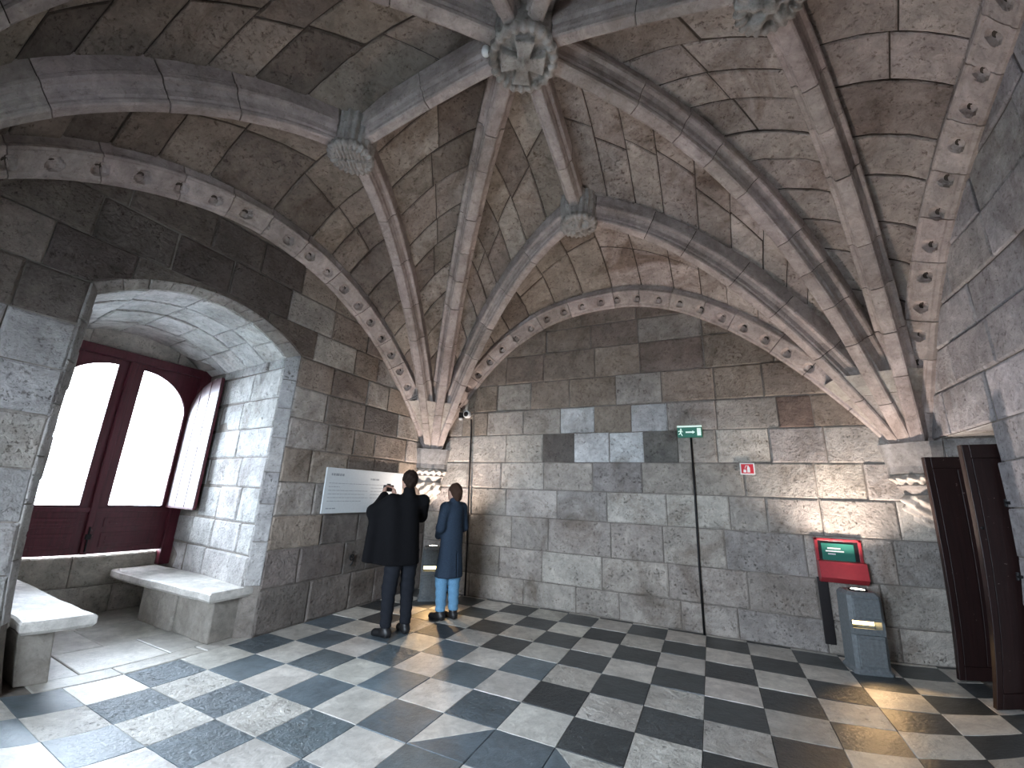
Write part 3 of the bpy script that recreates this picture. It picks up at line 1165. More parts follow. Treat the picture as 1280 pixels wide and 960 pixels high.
wpart(MB().box(XW - .03, XW + .09, -.61, -.475, .50, 3.13, .008).box(XW - .03, XW + .09, -2.33, -2.20, .50, 3.13, .008).box(XW - .03, XW + .09, -2.20, -.60, 3.02, 3.13, .008), 'frame', M_RED)
for sg in (1, -1):
    def my(y):
        return -1.40 + sg * (y + 1.40)
    # sash: y from -1.395 to -.60, pane opening -1.27 .. -.69
    Y0, Y1, Z0_, Z1_ = -1.397, -.60, .69, 3.02
    a0, a1, zs, zt, zb_ = -1.265, -.69, 2.40, 2.955, 1.235
    arcp = [(a0 + (a1 - a0) * math.cos(q), zs + (zt - zs) * math.sin(q)) for q in np.linspace(0, math.pi / 2, 17)]
    inner = [(a0, zb_), (a1, zb_)] + arcp
    xa, xb = XW - .005, XW + .045
    ylo, yhi = sorted((my(Y0), my(Y1)))
    mb = MB()
    fx = lambda a, b, d: (d, a, b)
    mb.prism([(my(Y0), zb_), (my(a0), zb_), (my(a0), 3.04), (my(Y0), 3.04)], fx, xa, xb)
    mb.prism([(my(a1), zb_), (my(Y1), zb_), (my(Y1), 3.04), (my(a1), 3.04)], fx, xa, xb)
    mb.prism([(my(y), z) for y, z in arcp] + [(my(a0), 3.04), (my(a1), 3.04)], fx, xa, xb)
    mb.box(xa, xb, ylo, yhi, .69, zb_)
    sash = wpart(mb, 'sash', M_RED)
    # bead along the pane
    mb = MB()
    mb.tube([(XW + .046, my(y), z) for y, z in inner], .012, 6)
    bead = wpart(mb, 'glazing_bead', M_RED, sash)
    gl = MB()
    gl.prism([(my(y), z) for y, z in inner], lambda a, b, d: (d, a, b), XW + .014, XW + .020)
    pane = wpart(gl, 'pane', M_GLASS, sash)
    # lower panels with mouldings
    for za, zb2 in ((.76, .93), (.99, 1.10)):
        ya, yb = sorted((my(-1.27), my(-.69)))
        pn = wpart(MB().box(XW + .045, XW + .056, ya, yb, za, zb2, .005).box(XW + .056, XW + .064, ya + .05, yb - .05, za + .04, zb2 - .04, .003), 'lower_panel', M_RED, sash)
    wpart(MB().box(XW + .045, XW + .075, ylo, yhi, 1.165, 1.215, .006), 'mid_rail', M_RED, sash)
wpart(MB().box(XW + .045, XW + .085, -1.435, -1.365, .69, 3.02, .01), 'meeting_stile', M_RED)
wpart(MB().tube([(XW + .10, -1.40, .72), (XW + .10, -1.40, 1.0)], .010, 8).box(XW + .085, XW + .115, -1.425, -1.375, .86, .92, .004), 'bolt', M_IRON)
# open shutter of the right pane: three boards with a curved top, hinged at the jamb
sx0, sx1 = XW + .05, XW + .69
YS = -.645


def sh_top(x):
    q = 1 - (x - sx0) / (sx1 - sx0)
    return 2.42 + .54 * math.sqrt(max(1 - (q * .98) ** 2, 0))


M_SHUT = wood_mat('pale_red_shutter_wood', (.12, .062, .068), .35)
sh = None
edges = np.linspace(sx0, sx1, 4)
for k in range(3):
    xs_ = np.linspace(edges[k] + .010, edges[k + 1] - .010, 8)
    mb = MB().prism([(xs_[0], 1.235), (xs_[-1], 1.235)] + [(x, sh_top(x)) for x in xs_[::-1]], lambda a, b, d: (a, d, b), YS - .014, YS + .014)
    if sh is None:
        bk = MB().prism([(sx0, 1.24), (sx1, 1.24)] + [(x, sh_top(x) - .006) for x in np.linspace(sx1, sx0, 14)], lambda a, b, d: (a, d, b), YS + .008, YS + .022)
        sh = wpart(bk, 'shutter', M_RED)
    wpart(mb, 'board', M_SHUT, sh)
wpart(MB().box(sx0, sx1, YS - .02, YS + .02, 1.215, 1.24), 'shutter_rail', M_RED, sh)
wpart(MB().tube([(sx0 - .01, YS, 1.40), (sx0 - .01, YS, 1.50)], .012).tube([(sx0 - .01, YS, 2.1), (sx0 - .01, YS, 2.2)], .012), 'hinge', M_IRON, sh)

# window_fill in the front wall: unseen, added to light the back wall
w2 = struct(MB().box(FX0, FX1, YF - .32, YF - .26, FZ0, FZ0 + .09).box(FX0, FX1, YF - .32, YF - .26, FZ1 - .09, FZ1).box(FX0, FX0 + .09, YF - .32, YF - .26, FZ0 + .09, FZ1 - .09)
            .box(FX1 - .09, FX1, YF - .32, YF - .26, FZ0 + .09, FZ1 - .09).box((FX0 + FX1) / 2 - .05, (FX0 + FX1) / 2 + .05, YF - .32, YF - .26, FZ0 + .09, FZ1 - .09).build('window_fill', M_RED), 'plain maroon wooden window frame with two panes, added out of view for fill daylight')
for k in (0, 1):
    xa = FX0 + .09 if k == 0 else (FX0 + FX1) / 2 + .05
    xb = (FX0 + FX1) / 2 - .05 if k == 0 else FX1 - .09
    MB().box(xa, xb, YF - .292, YF - .286, FZ0 + .09, FZ1 - .09).build('pane', M_GLASS, w2)

# ------------------------------------------------------------------ door_1: two dark leaves standing open in the right doorway
door = struct(empty('door_1', (XR, 1.36, 0)), 'dark red-brown double door, both leaves standing open')


def leaf(y, thick, x0, x1, z1, sgn):
    lf = MB().box(x0 - XR, x1 - XR, y - 1.36, y + thick - 1.36, .012, z1).build('door_leaf', M_DOOR, door)
    n = 4
    for k in range(n):
        a, b = x0 + .05 + (x1 - x0 - .10) * k / n, x0 + .05 + (x1 - x0 - .10) * (k + 1) / n
        MB().box(a - XR + .004, b - XR - .004, y - .010 - 1.36, y - 1.36, .14, z1 - .12, .003).build('board', M_DOOR, lf)
    MB().box(x0 - XR, x0 + .05 - XR, y - .016 - 1.36, y - 1.36, .012, z1, .004).build('stile', M_DOOR, lf)
    MB().box(x0 + .05 - XR, x1 - XR, y - .016 - 1.36, y - 1.36, .012, .135, .004).build('rail', M_DOOR, lf)
    MB().box(x0 + .05 - XR, x1 - XR, y - .016 - 1.36, y - 1.36, z1 - .115, z1, .004).build('rail', M_DOOR, lf)
    return lf


la = leaf(1.755, .05, 3.905, 4.78, 2.075, 1)
lb = leaf(.955, .06, 3.885, 4.78, 2.105, 1)
MB().lathe([(.004, 0), (.014, .004), (.012, .02), (.022, .035), (.02, .05), (.004, .055)], (3.915 - XR, .935 - 1.36, 1.42), 'y', 12).build('knob', M_IRON, lb, True).rotation_euler = (0, 0, 0)
for z in (1.05, 1.62):
    MB().tube([(XR - .012 - XR, .895 - 1.36, z), (XR - .012 - XR, .84 - 1.36, z)], .013, 8).tube([(-.012, -.465, z - .03), (-.012, -.465, z + .03)], .015, 8).build('hinge_pin', M_IRON, door)

# ------------------------------------------------------------------ stone benches in the window recess
def bench(name, y0, y1, ys0, ys1, label):
    b = tag(empty(name, (-2.66, (y0 + y1) / 2, 0)), label, 'bench', 'stone seats in the window recess')
    bx, by = -2.66, (y0 + y1) / 2
    n, m = 9, 4
    V, F = [], []
    x0, x1 = -4.70, -2.635
    # slab with worn, uneven edge
    def edge(v, u):
        return v + (.018 * math.sin(u * 9 + v * 3) + jit(.008))
    for z, ins in ((.405, .02), (.43, 0), (.485, 0), (.50, .018)):
        for i in range(n + 1):
            for j in (0, 1):
                x = x0 + (x1 - x0) * i / n
                y = y0 if j == 0 else y1
                dx = -ins if i == n else 0
                r_ = random.Random(i * 7 + j)
                V.append((x + dx - bx + (0 if i < n else r_.uniform(-.01, .01)), y + (ins if j == 0 else -ins) + r_.uniform(-.012, .012) - by, z))
    W = 2 * (n + 1)
    ring = [2 * i for i in range(n + 1)] + [2 * i + 1 for i in range(n, -1, -1)]
    for l in range(3):
        for k in range(len(ring)):
            p, q = ring[k], ring[(k + 1) % len(ring)]
            F.append((l * W + p, l * W + q, (l + 1) * W + q, (l + 1) * W + p))
    for i in range(n):
        F.append((3 * W + 2 * i, 3 * W + 2 * i + 2, 3 * W + 2 * i + 3, 3 * W + 2 * i + 1))
        F.append((2 * i, 2 * i + 1, 2 * i + 3, 2 * i + 2))
    MB().add(V, F).build('seat_slab', M_BENCH, b, color=(.60, .575, .53))
    # supporting blocks
    xb = [-4.15, -3.75, -3.42, -3.05, -2.74]
    for k in range(4):
        e = 0
        inner = ys0 if ys0 > y0 else ys1
        ya, yb = (ys0 + (jit(.02) + e if ys0 > y0 + .03 else 0), ys1 - (jit(.02) + e if ys1 < y1 - .03 else 0))
        MB().box(xb[k] + .004 - bx, xb[k + 1] - .004 - bx, ya - by, yb - by, 0, .405, .014).build('support_block', M_BENCH, b, color=shade((.33, .30, .265), .12))
    return b


bench('stone_bench', -1.09, -.60, -.97, -.62, 'pale stone window seat beside the open shutter')
b2 = bench('stone_bench', -2.46, -1.97, -2.44, -2.19, 'pale stone window seat beneath the left pane, opposite the open shutter')

# ------------------------------------------------------------------ information panel on the left wall
pnl = tag(empty('information_panel', (XL + .022, .70, 1.52)), 'pale grey information board on the left wall beside the window recess', 'panel')
bd = MB().box(.035, .055, -.74, .74, -.285, .285, .003).build('board', M_PANEL, pnl)
MB().box(.0, .035, -.60, -.56, -.22, .22).build('batten', M_IRON, pnl)
MB().box(.0, .035, .56, .60, -.22, .22).build('batten', M_IRON, pnl)


def inkrow(y0, y1, z, h, seed):
    r = random.Random(seed)
    mb = MB()
    y = y0
    while y < y1 - .01:
        w = min(r.uniform(.02, .07), y1 - y)
        mb.box(.055, .0556, y, y + w, z - h / 2, z + h / 2)
        y += w + .010
    return mb


tx = MB()
for y0, y1, z, h in ((-.66, -.45, .20, .03), (.04, .22, .165, .024)):
    m_ = inkrow(y0, y1, z, h, int(z * 1000))
    tx.add(m_.v, m_.f)
for k, (y0, y1) in enumerate(((-.68, .55), (-.68, -.5), (-.68, 0.0), (-.68, -.05), (-.68, .02), (-.68, -.1))):
    m_ = inkrow(y0, y1, .09 - .045 * k, .007, k + 3)
    tx.add(m_.v, m_.f)
for k in range(4):
    m_ = inkrow(.06, .55 - .06 * k, .045 - .045 * k, .007, k + 23)
    tx.add(m_.v, m_.f)
for y0, y1 in ((-.68, -.52), (.03, .2)):
    m_ = inkrow(y0, y1, -.225, .014, 50)
    tx.add(m_.v, m_.f)
tx.build('print', M_INK, bd)['kind'] = 'stuff'
# iron ring below it
o = MB()
o.tube([(XL - .02, .61, .66), (XL + .04, .61, .66)], .012, 8)
o.tube([(XL + .035, .61 + .035 * math.sin(a), .655 + .035 * math.cos(a)) for a in np.linspace(0, 2 * math.pi * .95, 16)], .010, 8)
o.tube([(XL + .035, .645, .65), (XL + .035, .63, .58), (XL + .03, .60, .55)], .009, 8)
tag(o.build('wall_hook', M_IRON, smooth=True), 'small black iron hook in the wall below the information board', 'hook')

# ------------------------------------------------------------------ exit sign and its cable
ex_ = tag(empty('exit_sign', (1.705, YB, 2.46)), 'green lit emergency exit sign with a running figure and arrow', 'sign')
hs = MB().box(-.155, .155, -.075, -.012, -.075, .06, .006).build('housing', M_GREEN, ex_)
MB().box(-.155, .155, -.078, -.012, .06, .083, .004).build('top_cover', M_SIGNWHITE, ex_)
pic = MB()
fy = lambda a, b, d: (a, d, b)
yy0, yy1 = -.0775, -.075
pic.prism([(-.05, .002), (.035, .002), (.035, .014), (.068, -.008), (.035, -.03), (.035, -.018), (-.05, -.018)], fy, yy0, yy1)
pic.prism([(.092, -.055), (.14, -.055), (.14, .045), (.092, .045)], fy, yy0, yy1)
pic.prism([(-.108 + .011 * math.cos(a), .032 + .011 * math.sin(a)) for a in np.linspace(0, 2 * math.pi, 12, endpoint=False)], fy, yy0, yy1)
for poly in ([(-.118, .018), (-.098, .018), (-.104, -.018), (-.122, -.018)], [(-.122, -.014), (-.108, -.016), (-.096, -.036), (-.090, -.056), (-.100, -.058), (-.108, -.040)],
             [(-.122, -.014), (-.110, -.014), (-.124, -.036), (-.142, -.040), (-.142, -.032), (-.130, -.028)], [(-.116, .018), (-.108, .016), (-.134, -.004), (-.144, .006), (-.138, .012)],
             [(-.100, .018), (-.092, .012), (-.082, -.006), (-.090, -.010)]):
    pic.prism(poly, fy, yy0, yy1)
pic.build('pictogram', M_SIGNWHITE, hs)
c = MB().tube([(1.715, YB - .036, 2.38), (1.712, YB - .036, 1.6), (1.70, YB - .036, .8), (1.70, YB - .036, .003)], .013, 8)
tag(c.build('cable_conduit', M_IRON, smooth=True), 'black cable conduit running down from the green exit sign', 'conduit')

# fire extinguisher sign
fs = tag(empty('fire_sign', (2.345, YB, 1.975)), 'small red and white fire extinguisher sign on the back wall', 'sign')
pb = MB().box(-.082, .082, -.022, -.012, -.072, .072, .002).build('plate', M_WHITE, fs)
MB().box(-.068, .068, -.0245, -.022, -.058, .058).build('red_field', M_SIGNRED, pb)
pic = MB()
yy0, yy1 = -.027, -.0245
pic.prism([(-.004, -.045), (.028, -.045), (.028, .012), (.020, .026), (.004, .026), (-.004, .012)], fy, yy0, yy1)
pic.prism([(.006, .028), (.018, .028), (.018, .040), (-.022, .040), (-.022, .032), (.006, .032)], fy, yy0, yy1)
pic.prism([(-.022, .034), (-.016, .034), (-.022, .004), (-.030, .004)], fy, yy0, yy1)
pic.prism([(-.046, -.045), (-.014, -.045), (-.014, -.022), (-.022, -.004), (-.028, -.020), (-.038, -.002), (-.046, -.024)], fy, yy0, yy1)
pic.build('pictogram', M_WHITE, pb)

# ------------------------------------------------------------------ security camera in the corner and its cable
sc_ = tag(empty('security_camera', (-1.86, YB, 2.855)), 'white round security camera with a black lens on the back wall', 'camera')
MB().box(-.03, .03, -.03, -.01, -.05, .05, .004).build('bracket', M_WHITE, sc_)
bdy = MB().lathe([(.01, .0), (.045, 0), (.062, -.02), (.062, -.10), (.05, -.115), (.046, -.105)], (.05, -.03, .0), 'y', 20).build('housing', M_WHITE, sc_, True)
MB().lathe([(.002, 0), (.045, .0), (.04, -.012), (.002, -.022)], (.05, -.136, .0), 'y', 18).build('lens', M_DARK, bdy, True)
jb = MB().box(-.135, -.065, -.075, -.012, -.05, .05, .006).build('junction_box', M_IRON, sc_)
MB().box(-.13, -.07, -.078, -.03, -.085, -.052, .004).build('connector', M_WHITE, jb)
c = MB().tube([(-1.755, YB - .045, 2.775), (-1.75, YB - .04, 2.70), (-1.745, YB - .036, 2.60), (-1.72, YB - .036, 1.6), (-1.685, YB - .036, .6), (-1.675, YB - .036, .003)], .014, 8)
tag(c.build('cable_conduit', M_IRON, smooth=True), 'black cable conduit running down from the security camera', 'conduit')

# small white detector beside the central boss
det = tag(empty('smoke_detector', (.44, -1.60, 5.20)), 'small white round detector beside the central vault boss', 'detector')
MB().lathe([(.01, .06), (.035, .055), (.04, .02), (.034, 0), (.004, -.006)], (0, 0, 0), 'z', 18).build('cover', M_WHITE, det, True)
MB().tube([(0, 0, .05), (.02, .01, .18)], .010, 8).build('stem', M_IRON, det)


# ------------------------------------------------------------------ light stands in the corners
def lamp(name, loc, rz, label, up_w, slot_w, aim):
    L = tag(empty(name, loc, rz), label, 'lamp', 'floor uplights in the corners')
    # tapered body: front is -y
    def body(z, w0, d0):
        return w0, d0
    prof = [(0.0, .165, .15), (.035, .165, .15), (.05, .150, .14), (.345, .150, .14)]
    mb = MB()

    def ring(z, w, d, c=.03):
        return [(-w, d, z), (-w, -d + c, z), (-w + c, -d, z), (w - c, -d, z), (w, -d + c, z), (w, d, z)]
    V, F = [], []
    lv = [(0, .17, .15), (.02, .17, .15), (.045, .150, .135), (.345, .150, .135)]
    for z, w, d in lv:
        V += ring(z, w, d)
    m = 6
    F = [(i * m + k, i * m + (k + 1) % m, (i + 1) * m + (k + 1) % m, (i + 1) * m + k) for i in range(len(lv) - 1) for k in range(m)] + [tuple(range(m))[::-1], tuple((len(lv) - 1) * m + k for k in range(m))]
    mb.add(V, F)
    V = []
    lv = [(.475, .150, .135), (.70, .145, .130), (.735, .12, .105)]
    for z, w, d in lv:
        V += ring(z, w, d)
    F = [(i * m + k, i * m + (k + 1) % m, (i + 1) * m + (k + 1) % m, (i + 1) * m + k) for i in range(len(lv) - 1) for k in range(m)] + [tuple(range(m))[::-1], tuple((len(lv) - 1) * m + k for k in range(m))]
    mb.add(V, F)
    mb.box(-.150, -.125, -.10, .135, .345, .475).box(.125, .150, -.10, .135, .345, .475).box(-.125, .125, .05, .135, .345, .475)
    bd = mb.build('body', M_GREYMETAL, L)
    MB().box(-.115, .115, -.150, -.134, .07, .32, .006).build('lower_panel', M_GREYMETAL, bd)
    MB().box(-.115, .115, -.148, -.130, .50, .68, .006).build('upper_panel', M_GREYMETAL, bd)
    MB().box(-.125, .125, -.105, -.085, .345, .40).build('slot_lip', M_GREYMETAL, bd)
    MB().box(-.115, .115, .036, .046, .405, .465).build('slot_glow', M_SLOT, L)
    MB().tube([(.072 * math.cos(q), .072 * math.sin(q), .738) for q in np.linspace(0, 2 * math.pi, 25)], .011, 8).build('lamp_ring', M_IRON, L, True)
    MB().lathe([(.004, 0), (.06, 0), (.06, .006), (.004, .008)], (0, 0, .738), 'z', 24).build('lamp_glass', M_GLOW, L, True)
    s = bpy.data.lights.new('uplight', 'SPOT')
    s.energy, s.color, s.spot_size, s.spot_blend, s.shadow_soft_size = up_w, (1, .83, .73), math.radians(125), .8, .06
    so = bpy.data.objects.new('uplight', s)
    COL.objects.link(so)
    so.parent = L
    so.location = (0, 0, .765)
    so.rotation_euler = (math.radians(180 + aim[0]), math.radians(aim[1]), 0)
    a = bpy.data.lights.new('slot_light', 'SPOT')
    a.energy, a.color, a.spot_size, a.spot_blend, a.shadow_soft_size = slot_w, (1, .62, .28), math.radians(95), .7, .03
    ao = bpy.data.objects.new('slot_light', a)
    COL.objects.link(ao)
    ao.parent = L
    ao.location = (0, -.10, .44)
    ao.rotation_euler = (math.radians(-68), 0, 0)
    return L


lamp('floor_lamp', (3.19, 1.81, 0), math.radians(8), 'dark grey metal floor uplight below the red box', 190, 16, (9, 0))
lamp('floor_lamp', (-2.02, 1.72, 0), math.radians(38), 'dark grey metal floor uplight in the corner behind the two people', 190, 16, (6, 0))

# red box with a green card on the wall behind the right light stand
rb = tag(empty('red_box', (3.15, YB, 0)), 'red metal holder with a green card on a black backboard', 'box')
MB().box(-.235, -.135, -.03, -.012, .10, .78, .003).build('backboard', M_DARK, rb)
fr_ = MB().box(-.215, .215, -.03, -.012, .75, 1.20).box(-.215, -.185, -.06, -.03, .75, 1.20, .004).box(.185, .215, -.06, -.03, .75, 1.20, .004).box(-.215, .215, -.06, -.03, 1.175, 1.20, .004).box(-.185, .185, -.035, -.03, .95, 1.17).build('frame', M_REDBOX, rb)
mb = MB().prism([(-.11, .745), (-.175, .80), (-.155, .965), (-.10, .97), (-.03, .97), (-.03, .745)], lambda a, b, d: (d, a, b), -.215, .215)
mb.build('front_panel', M_REDBOX, rb)
cd = MB().box(-.155, .145, -.056, -.046, .945, 1.15, .003).build('green_card', M_ACRYL, rb)
t_ = MB()
for k, (xa, xb) in enumerate(((-.10, 0.02), (-.12, .05), (-.10, -.03))):
    m_ = MB().box(xa, xb, -.0572, -.056, 1.09 - .03 * k, 1.104 - .03 * k)
    t_.add(m_.v, m_.f)
t_.build('print', M_WHITE, cd)
MB().box(-.185, .185, -.044, -.036, .93, 1.172).build('lining', M_DARK, rb)


# ------------------------------------------------------------------ people
def face(P, hc, r):
    """head with nose, brow, lips, chin, ears"""
    x, y, z = hc
    d = su(.02, ell(P, hc, r), ell(P, (x, y + .012, z - .05), (r[0] * .80, r[1] * .86, r[2] * .72)), caps(P, (x, y + r[1] * .62, z - r[2] * .86), (x, y + r[1] * .72, z - r[2] * .86), .018))
    d = su(.008, d, caps(P, (x, y + r[1] * .96, z + .012), (x, y + r[1] * 1.14, z - .028), .008, .013))
    for s in (-1, 1):
        d = su(.008, d, ell(P, (x + s * r[0] * 1.02, y - .005, z - .005), (.010, .020, .032)))
        d = np.maximum(d, -ell(P, (x + s * .030, y + r[1] * 1.0, z + .008), (.017, .012, .009)))
        d = su(.004, d, ell(P, (x + s * .030, y + r[1] * .90, z + .008), (.012, .012, .010)))
        d = su(.008, d, caps(P, (x + s * .014, y + r[1] * .93, z + .028), (x + s * .046, y + r[1] * .82, z + .028), .007))
    d = su(.005, d, caps(P, (x - .018, y + r[1] * .93, z - .055), (x + .018, y + r[1] * .93, z - .055), .006))
    return d


def hand(P, w, d, n, L=.085, curl=.6):
    """palm and five fingers: w wrist, d pointing direction, n palm normal"""
    w, d, n = np.array(w, float), np.array(d, float), np.array(n, float)
    d /= np.linalg.norm(d)
    n = n - d * (n @ d)
    n /= np.linalg.norm(n)
    s = np.cross(d, n)
    out = su(.015, caps(P, w, w + d * L * .95, .022, .026), caps(P, w + s * .018, w + d * L + s * .028, .018, .016), caps(P, w - s * .018, w + d * L - s * .028, .018, .016))
    for k, (o, ln) in enumerate(((-.030, .062), (-.010, .078), (.011, .082), (.031, .072))):
        a = w + d * L + s * o
        b = a + (d * math.cos(curl * .6) + n * math.sin(curl * .6)) * ln * .5
        c = b + (d * math.cos(curl * 1.6) + n * math.sin(curl * 1.6)) * ln * .32
        e = c + (d * math.cos(curl * 2.4) + n * math.sin(curl * 2.4)) * ln * .25
        out = su(.006, out, caps(P, a, b, .0095, .009), caps(P, b, c, .009, .0085), caps(P, c, e, .0085, .007))
    a = w + d * L * .25 + s * .03
    b = a + (d * .55 + s * .6 + n * .45) * .042
    c = b + (d * .8 + n * .45) * .035
    return su(.010, out, caps(P, a, b, .014, .0115), caps(P, b, c, .0115, .009))


def person(loc, th, label, spec):
    H = spec
    hc, hr = H['head']
    Ls, Le, Lw = H['larm']
    Rs, Re, Rw = H['rarm']
    hips = H['hip']

    def body(P):
        d = face(P, hc, hr)
        d = su(.03, d, caps(P, (0, -.005, H['sh'] - .02), (0, .01, hc[2] - .05), .055, .05))
        q = P * np.array((1, 1.45, 1))
        d = su(.05, d, caps(q, (0, 0, H['sh'] - .14), (0, 0, hips + .12), .125, .10), caps(q, (0, 0, hips + .10), (0, 0, hips - .02), .105, .11), caps(P, (Ls[0] * .8, 0, Ls[2]), (Rs[0] * .8, 0, Rs[2]), .055))
        for s, (foot, yaw) in ((-1, H['lfoot']), (1, H['rfoot'])):
            kn = (foot[0] * .95, foot[1] + .02, hips * .52)
            d = su(.025, d, chain(P, [(s * .065, 0, hips - .02), kn, (foot[0], foot[1], .09)], [.068, .050, .038]))
            d = su(.03, d, caps(P, (foot[0], foot[1], .05), (foot[0] - math.sin(yaw) * .12, foot[1] + math.cos(yaw) * .12, .035), .035, .03))
        for a, b, c in ((Ls, Le, Lw), (Rs, Re, Rw)):
            d = su(.03, d, chain(P, [a, b, c], [.048, .040, .028]))
        d = su(.015, d, hand(P, Lw, *H['lhand']))
        d = su(.015, d, hand(P, Rw, *H['rhand']))
        return d
    lo, hi = H['box']
    root = sdf_object('person', body, lo, hi, .0105, M_SKIN)
    root.location = loc
    root.rotation_euler = (0, 0, th)
    tag(root, label, 'person')
    sdf_object('coat', H['coat'], lo, hi, .014, H['coat_mat'], root)
    sdf_object('hair', H['hair'], (-.16, -.20, hc[2] - .18), (.16, .18, hc[2] + .17), .009, H['hair_mat'], root)

    def trousers(P):
        d = caps(P * np.array((1, 1.2, 1)), (0, 0, hips + .05), (0, 0, hips - .04), .145, .145)
        for s, (foot, yaw) in ((-1, H['lfoot']), (1, H['rfoot'])):
            kn = (foot[0] * .95, foot[1] + .02, hips * .52)
            d = su(.03, d, chain(P, [(s * .085, 0, hips - .02), kn, (foot[0], foot[1] - .005, .11)], [.108, .078, .062]))
        d = d + .0035 * np.sin(P[..., 2] * 70 + P[..., 0] * 30)
        return np.maximum(np.maximum(d, .10 - P[..., 2]), P[..., 2] - H['waist'])
    sdf_object('trousers', trousers, (lo[0], lo[1], .05), (hi[0], hi[1], hips + .25), .012, H['leg_mat'], root)
    for foot, yaw in (H['lfoot'], H['rfoot']):
        f = np.array((-math.sin(yaw), math.cos(yaw), 0))

        def shoe(P, f=f, foot=foot):
            c = np.array((foot[0], foot[1], 0))
            d = su(.03, caps(P, c + f * -.035 + (0, 0, .045), c + f * .13 + (0, 0, .032), .046, .042), caps(P, c + (0, 0, .05), c + (0, 0, H['boot']), .048, .052))
            heel = sbox(P, c + f * -.03 + (0, 0, .015), (.036, .036, .016), .008)
            d = np.minimum(d, heel)
            return np.maximum(np.maximum(d, .004 - P[..., 2]), P[..., 2] - H['boot'])
        sdf_object('shoe', shoe, (foot[0] - .24, foot[1] - .24, -.01), (foot[0] + .24, foot[1] + .24, H['boot'] + .03), .009, M_LEATHER, root)
    return root


# man in a black coat photographing the board
def man_coat(P):
    q = P * np.array((1, 1.30, 1))
    d = su(.08, caps(q, (0, 0, 1.36), (0, -.01, .70), .155, .205), caps(P, (-.165, 0, 1.425), (.165, 0, 1.425), .075))
    d = su(.04, d, chain(P, [(-.185, 0, 1.43), (-.355, .09, 1.31), (-.205, .27, 1.475)], [.082, .080, .055]), chain(P, [(.185, 0, 1.43), (.235, .15, 1.26), (-.045, .29, 1.455)], [.085, .078, .055]))
    # the coat hangs from the lifted arm in a wide fold
    d = su(.06, d, caps(P, (-.34, .07, 1.28), (-.405, .01, .74), .060, .055), caps(P, (-.24, .04, 1.28), (-.26, .0, .70), .085, .095), caps(P, (-.15, 0, 1.30), (-.15, -.02, .70), .11, .12))
    d = su(.02, d, caps(P, (0, -.03, 1.50), (0, -.015, 1.545), .078, .072))
    d = d + .006 * np.sin(P[..., 0] * 26 + P[..., 2] * 3)
    hem = .735 + .16 * np.clip(-P[..., 0] - .20, 0, 1) + .05 * np.clip(P[..., 0], 0, 1)
    return np.maximum(d, hem - P[..., 2])


def man_hair(P):
    d = su(.02, ell(P, (0, -.005, 1.70), (.090, .108, .100)), ell(P, (0, -.055, 1.655), (.074, .060, .075)))
    d = d + .006 * np.sin(P[..., 0] * 90) * np.sin(P[..., 1] * 70 + P[..., 2] * 60)
    return np.maximum(d, P[..., 1] - (.045 + (P[..., 2] - 1.68) * 1.1))


person((-1.395, .235, 0), math.radians(58.5), 'person in a long black coat lifting a camera towards the board', dict(
    head=((0, .03, 1.665), (.077, .096, .115)), sh=1.45, hip=.93, larm=((-.185, 0, 1.42), (-.355, .09, 1.31), (-.215, .28, 1.49)), rarm=((.185, 0, 1.42), (.235, .15, 1.26), (-.060, .30, 1.47)),
    lhand=((.25, .55, .75), (1, 0, .1)), rhand=((-.15, .55, .8), (-1, 0, .1)), lfoot=((-.125, -.02, 0), math.radians(35)), rfoot=((.115, .03, 0), math.radians(5)), box=((-.56, -.30, -.012), (.42, .52, 1.83)),
    coat=man_coat, coat_mat=M_COAT_BLACK, hair=man_hair, hair_mat=M_HAIR_DARK, leg_mat=M_JEANS_DARK, waist=.90, boot=.115))
th = math.radians(58.5)
cl_ = np.array((-.135, .375))
cx_, cy_ = -1.395 + cl_[0] * math.cos(th) - cl_[1] * math.sin(th), .235 + cl_[0] * math.sin(th) + cl_[1] * math.cos(th)
hc_ = tag(empty('handheld_camera', (cx_, cy_, 1.575), th), 'small black camera held up by the person in black', 'camera')
MB().box(-.062, .062, -.024, .024, -.042, .036, .008).box(-.022, .022, -.02, .02, .036, .052, .005).build('body', M_DARK, hc_)
MB().lathe([(.004, 0), (.030, 0), (.030, .045), (.026, .05), (.004, .046)], (0, .024, -.004), 'y', 18).build('lens', M_IRON, hc_, True)


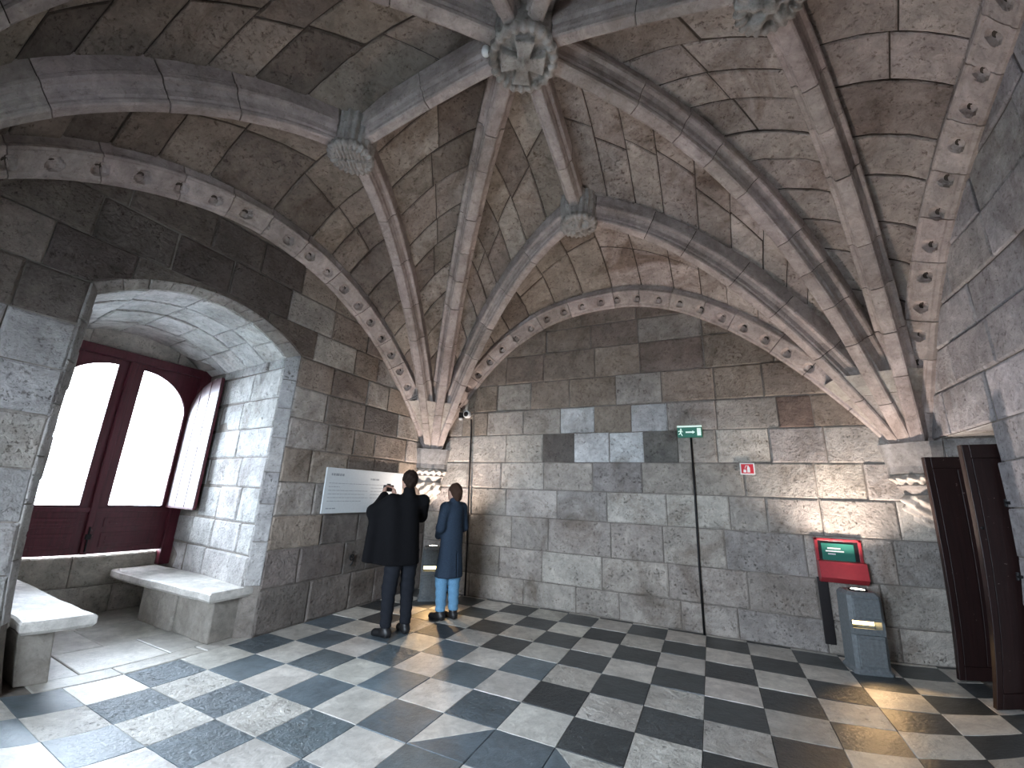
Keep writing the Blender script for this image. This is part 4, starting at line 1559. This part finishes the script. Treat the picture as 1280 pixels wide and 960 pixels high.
# woman in a slate coat
def woman_coat(P):
    q = P * np.array((1, 1.22, 1))
    d = su(.06, caps(q, (0, 0, 1.30), (0, 0, .98), .140, .142), caps(q, (0, 0, .98), (0, .01, .40), .142, .205), caps(P, (-.13, 0, 1.355), (.13, 0, 1.355), .066))
    d = su(.035, d, chain(P, [(-.155, 0, 1.355), (-.200, .0, 1.10), (-.09, .17, .985)], [.066, .060, .048]), chain(P, [(.155, 0, 1.355), (.200, .0, 1.10), (.09, .17, .985)], [.066, .060, .048]))
    d = su(.02, d, caps(P, (0, -.02, 1.40), (0, -.005, 1.455), .070, .064))
    d = d + .005 * np.sin(np.arctan2(P[..., 1], P[..., 0]) * 9 + P[..., 2]) * np.clip((1.0 - P[..., 2]) * 2, 0, 1)
    vent = np.maximum(np.maximum(np.abs(P[..., 0]) - .006, P[..., 2] - .80), P[..., 1] + .06)
    d = np.maximum(d, -vent)
    return np.maximum(d, .495 - P[..., 2])


def woman_hair(P):
    d = su(.025, ell(P, (0, -.008, 1.575), (.083, .100, .102)), ell(P, (0, -.060, 1.515), (.066, .055, .085)), ell(P, (0, -.10, 1.56), (.040, .035, .040)))
    d = d + .004 * np.sin(P[..., 0] * 110) * np.sin(P[..., 2] * 40)
    return np.maximum(d, P[..., 1] - (.045 + (P[..., 2] - 1.57) * .8))


person((-1.25, 1.03, 0), math.radians(74), 'person in a slate blue knee-length coat and light blue jeans', dict(
    head=((0, .02, 1.552), (.071, .090, .108)), sh=1.375, hip=.88, larm=((-.155, 0, 1.35), (-.200, .0, 1.10), (-.085, .18, .985)), rarm=((.155, 0, 1.35), (.200, .0, 1.10), (.085, .18, .985)),
    lhand=((.9, .25, .0), (0, -1, 0)), rhand=((-.9, .25, .06), (0, -1, 0)), lfoot=((-.085, .03, 0), math.radians(12)), rfoot=((.075, -.03, 0), math.radians(-8)), box=((-.34, -.34, -.012), (.34, .40, 1.70)),
    coat=woman_coat, coat_mat=M_COAT_BLUE, hair=woman_hair, hair_mat=M_HAIR_BROWN, leg_mat=M_JEANS_BLUE, waist=.60, boot=.20))
